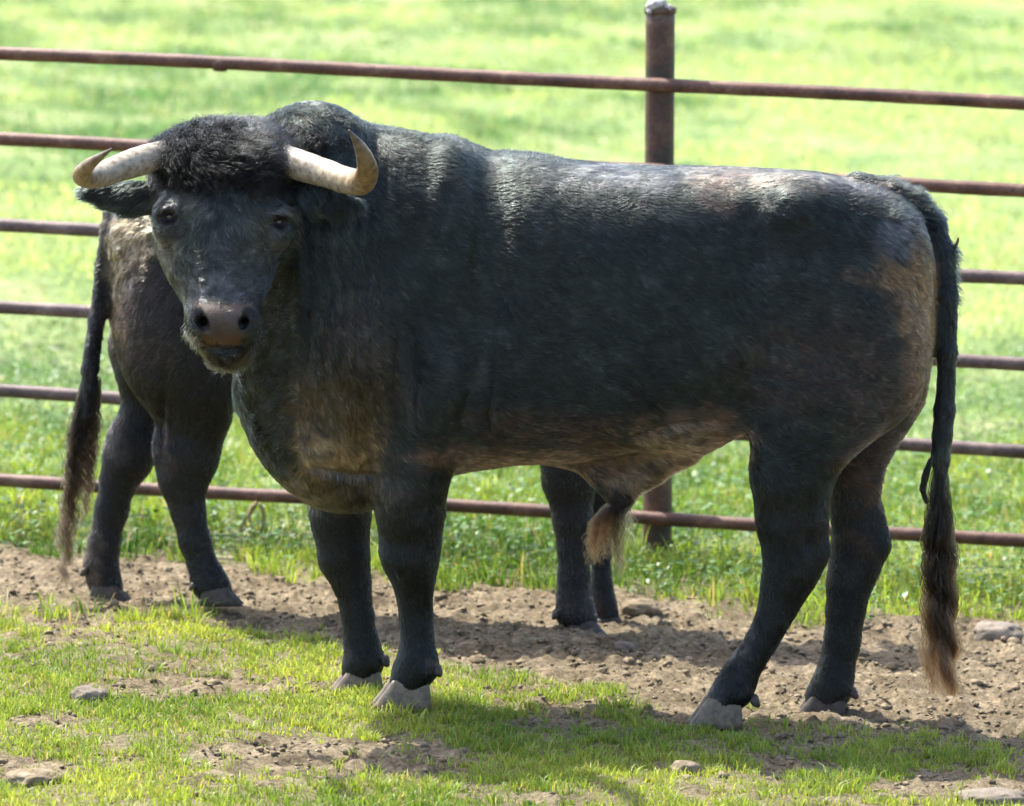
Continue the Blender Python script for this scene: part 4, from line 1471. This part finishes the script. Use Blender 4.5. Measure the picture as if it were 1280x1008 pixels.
# ------------------------------------------------------------------ the second bull, behind, facing the other way
def bull_two():
    Y0 = 15.52
    f = Field((-1.28, 14.95, -.06), (1.02, 16.05, 1.32), .0105)
    f.torso([
        (137, 292, 390, .05, Y0, 0), (146, 264, 430, .12, Y0, 0), (164, 248, 465, .19, Y0, 0), (195, 240, 485, .235, Y0, 0),
        (240, 234, 488, .25, Y0, .03), (290, 232, 484, .265, Y0, .06), (340, 236, 490, .25, Y0, .1), (420, 244, 510, .24, Y0, .14), (500, 250, 520, .23, Y0, .16),
        (580, 250, 525, .22, Y0, .2), (650, 246, 535, .21, Y0, .26), (720, 228, 560, .23, Y0, .3), (780, 232, 545, .19, Y0, .25), (830, 245, 510, .15, Y0, .1),
        (880, 260, 460, .11, Y0, 0), (920, 280, 430, .09, Y0, 0), (940, 300, 400, .04, Y0, 0)])
    f.ell(P(203, 390, 15.40), (.125, .14, .24), .06, rot=-.1)
    f.ell(P(190, 400, 15.68), (.10, .12, .22), .05)
    f.ell(P(235, 430, 15.38), (.12, .12, .19), .06)
    f.ell(P(256, 478, 15.40), (.07, .09, .11), .05)
    f.ell(P(158, 300, 15.44), (.045, .07, .06), .05)
    f.ell(P(690, 400, 15.36), (.15, .11, .26), .06)
    # hind legs (near one to the right in view)
    f.chain([(228, 450, 15.40, 62), (242, 519, 15.40, 45), (234, 558, 15.40, 42), (232, 577, 15.40, 39), (229, 600, 15.40, 31), (234, 636, 15.40, 22), (244, 678, 15.40, 19.5), (254, 710, 15.40, 19), (262, 728, 15.40, 22), (272, 738, 15.40, 19)], .045, .75)
    f.chain([(185, 440, 15.66, 46), (180, 510, 15.66, 27), (165, 551, 15.66, 32), (158, 575, 15.66, 31), (148, 600, 15.66, 23), (139, 638, 15.66, 20.5), (131, 678, 15.66, 19), (126, 706, 15.66, 21), (130, 726, 15.66, 20), (136, 736, 15.66, 18)], .045, .75)
    # fore legs under the black bull's belly
    f.chain([(715, 520, 15.40, 48), (712, 600, 15.40, 33), (716, 650, 15.40, 24), (718, 684, 15.40, 21), (717, 720, 15.40, 19), (717, 745, 15.40, 20.5), (719, 766, 15.40, 24), (726, 776, 15.40, 22)], .045, .8)
    f.chain([(748, 520, 15.64, 46), (750, 590, 15.64, 28), (751, 650, 15.64, 17), (751, 690, 15.64, 13), (752, 730, 15.64, 12.5), (755, 755, 15.64, 15), (760, 770, 15.64, 15)], .04, .8)
    # neck stub carries the head, lowered and hidden behind the black bull
    f.chain([(800, 340, Y0, 85), (870, 350, Y0, 70), (930, 370, Y0, 52)], .06, .7)
    f.chain([(905, 345, Y0, 50), (945, 400, Y0, 42), (968, 450, Y0, 28), (975, 480, Y0, 25)], .04, .75)
    f.chain([(915, 318, 15.40, 9), (905, 330, 15.30, 14), (900, 340, 15.22, 5)], .02, .8)
    f.chain([(915, 318, 15.64, 9), (905, 330, 15.74, 14), (900, 340, 15.82, 5)], .02, .8)
    # tail
    f.chain([(160, 256, Y0, 17), (143, 264, Y0 - .03, 13), (136, 285, Y0 - .05, 10), (128, 340, Y0 - .06, 9), (121, 400, Y0 - .06, 10), (113, 460, Y0 - .06, 9), (107, 520, Y0 - .06, 7), (100, 570, Y0 - .06, 3)], .014, 1, .012)
    V, Q = f.mesh()
    V = relax(V, Q, 2, .4)
    Nn = vnormals(V, Q)
    px, py = proj(V)
    V = V + Nn * ((fbm(V, 7, 205, 3) - .5) * .012)[:, None]
    V = V + Nn * (np.clip(fbm(V, 38, 215, 3) - .42, 0, 1) * .026 * blob(px, py, 168, 315, 36, 55, .4))[:, None]
    V = V - Nn * (smooth(8, 0, np.abs(px - (203 + (py - 500) * -.05))) * smooth(430, 470, py) * smooth(590, 560, py) * .010)[:, None]
    Nn = vnormals(V, Q)
    px, py = proj(V)
    spots = [
        (163, 298, 24, 40, (.165, .13, .07), .95), (148, 335, 12, 30, (.13, .10, .055), .8), (188, 280, 14, 24, (.16, .135, .08), .8),
        (175, 385, 36, 50, (.042, .031, .027), .8), (215, 400, 50, 50, (.032, .026, .024), .6), (150, 400, 10, 26, (.09, .055, .038), .6),
        (145, 560, 10, 18, (.07, .06, .056), .6), (114, 690, 8, 30, (.08, .06, .045), .7),
        (205, 560, 8, 26, (.05, .035, .03), .5), (735, 760, 20, 14, (.045, .036, .034), .5)]
    C = paint(V, (.0115, .0130, .0130), spots, 23)
    g0 = GP(440, 770)
    root = empty('bull', (g0[0], g0[1], SLOPE * g0[0]))
    tag(root, 'dark bull behind by the fence showing only its muddy rump, legs and stringy tail', 'bull')
    me = mesh_np('body', V, Q.ravel(), np.full(len(Q), 4))
    vcol(me, 'col', C * .85)
    link('body', me, M_SKIN, root)
    for a, b, c, m in ((276, 756, 15.40, M_HOOF_D), (138, 753, 15.66, M_HOOF_D), (732, 797, 15.40, M_HOOF_D), (766, 794, 15.64, M_HOOF_D)):
        hoof(a, b, c, .118, .045, 1, m, root, width=.08)
    for a, b, c in ((242, 732, 15.40), (106, 714, 15.66), (695, 768, 15.40)):
        dewclaw(a, b, c, 5, root, M_HOOF_D, -1)
    for sg in (-1, 1):
        pts = [(925, 318, Y0 + sg * .08, 13), (935, 308, Y0 + sg * .15, 11), (952, 302, Y0 + sg * .20, 8), (970, 292, Y0 + sg * .20, 1)]
        W = np.array([np.append(P(a, b, c), S(r, c)) for a, b, c, r in pts])
        tube('horn', W[:, :3], W[:, 3], M_HORN, root, 14, col=np.tile([.45, .4, .3], (4, 1)))
        h = P(955, 385, Y0 + sg * .078)
        v, fc = ico(2)
        link('eye', mesh_np('eye', v * .015 + h, fc.ravel(), np.full(len(fc), 3)), M_EYE, root)

    def comb(p, a, b):
        d = np.zeros((len(p), 3)); d[:, 0] = -.8; d[:, 2] = -.6
        lg = smooth(420, 520, b)[:, None]
        return d * (1 - lg) + np.array([0, 0, -1.0]) * lg
    w = np.where((px < 330) | ((py > 540) & (px > 600)), 1.0, .12)
    coat('coat_hair', V, Q, Nn, C, 110000, lambda p, a, b: np.where(b > 560, .009, .014), comb, root, w, seed=600, rad=.00075)
    ty = Y0 - .06
    ps, rs, cs = [], [], []
    for (x0, x1, x2, x3, ye, n_) in ((116, 106, 98, 94, 625, 210), (112, 98, 84, 80, 735, 110), (108, 92, 80, 70, 692, 100), (122, 118, 108, 100, 655, 130), (110, 95, 92, 82, 705, 90), (120, 114, 108, 112, 618, 80)):
        n_ = int(n_ * .62)
        path = [P(x0, 470, ty), P(x1, 540, ty), P((x1 + x2) / 2, 590, ty), P(x2, (590 + ye) / 2, ty), P(x3, ye, ty)]
        a, b, c_ = lock('x', path, n_, [.011, .014, .010, .006, .003], .8, .009, .0009,
                        [(.012, .010, .009), (.025, .018, .013), (.05, .034, .022), (.08, .052, .032)], 26)
        ps.append(a); rs.append(b); cs.append(c_)
    curves_obj('tail_switch', np.concatenate(ps), np.concatenate(rs), np.concatenate(cs), M_LONG, root)
    return root


def dry_vine():
    a = fpoint(320, 618)
    pts = []
    root = empty('dry_vine', (a[0], a[1], a[2]))
    tag(root, 'looped dry brown stem dangling from the lowest fence rail behind the chest of the bull', 'dry stem')
    for k, loop in enumerate((((322, 624), (316, 638), (304, 650), (300, 668), (308, 682), (316, 690)), ((324, 626), (332, 640), (328, 662), (320, 672), (312, 664), (306, 648)), ((318, 628), (312, 640), (316, 660), (326, 676)))):
        W = np.array([fpoint(x, y) - np.array([0, .03 + .01 * k, 0]) for x, y in loop])
        t = np.linspace(0, 1, len(W)); tt = np.linspace(0, 1, 24)
        q = np.stack([np.interp(tt, t, W[:, i]) for i in range(3)], 1)
        ker = np.ones(5) / 5
        q = np.stack([np.convolve(np.pad(q[:, i], 2, 'edge'), ker, 'valid') for i in range(3)], 1)
        tube('stem', q, np.linspace(.0055, .003, 24), M_DRY, root, 8, uvnoise=.3)


QUICK = False
near_turf()
verge()
weeds()
meadow()
flowers()
clods()
build_fence()
dry_vine()
bull_one()
bull_two()
stone(1246, 797, 66, 30, 'rounded brown stone at the grass edge right of the black bull\'s tail', M_STONE, seed=2)
stone(110, 874, 46, 22, 'small angular grey stone in the turf at the left of the picture', M_STONE, seed=5, yaw=.6)
stone(1238, 1006, 90, 20, 'flat stone half buried in the grass at the bottom right corner', M_STONE, seed=9)
stone(778, 880 - 72, 26, 12, 'small dark stone lying on the bare earth just right of the hidden fore hooves', M_STONE, seed=12)
stone(800, 770, 52, 19, 'lumpy earth clod beside the fore hooves of the bull at the back', M_CLOD, 'earth_clod', 'clod', seed=15)
stone(858, 966, 40, 20, 'dark earth clod standing in the foreground grass below the hind hoof', M_CLOD, 'earth_clod', 'clod', seed=18)
stone(45, 978, 66, 16, 'low dark clod in the bare patch at the bottom left', M_CLOD, 'earth_clod', 'clod', seed=21)
stone(730, 660 + 75, 44, 14, 'broken clod at the turf edge left of the sheath tuft', M_CLOD, 'earth_clod', 'clod', seed=25)
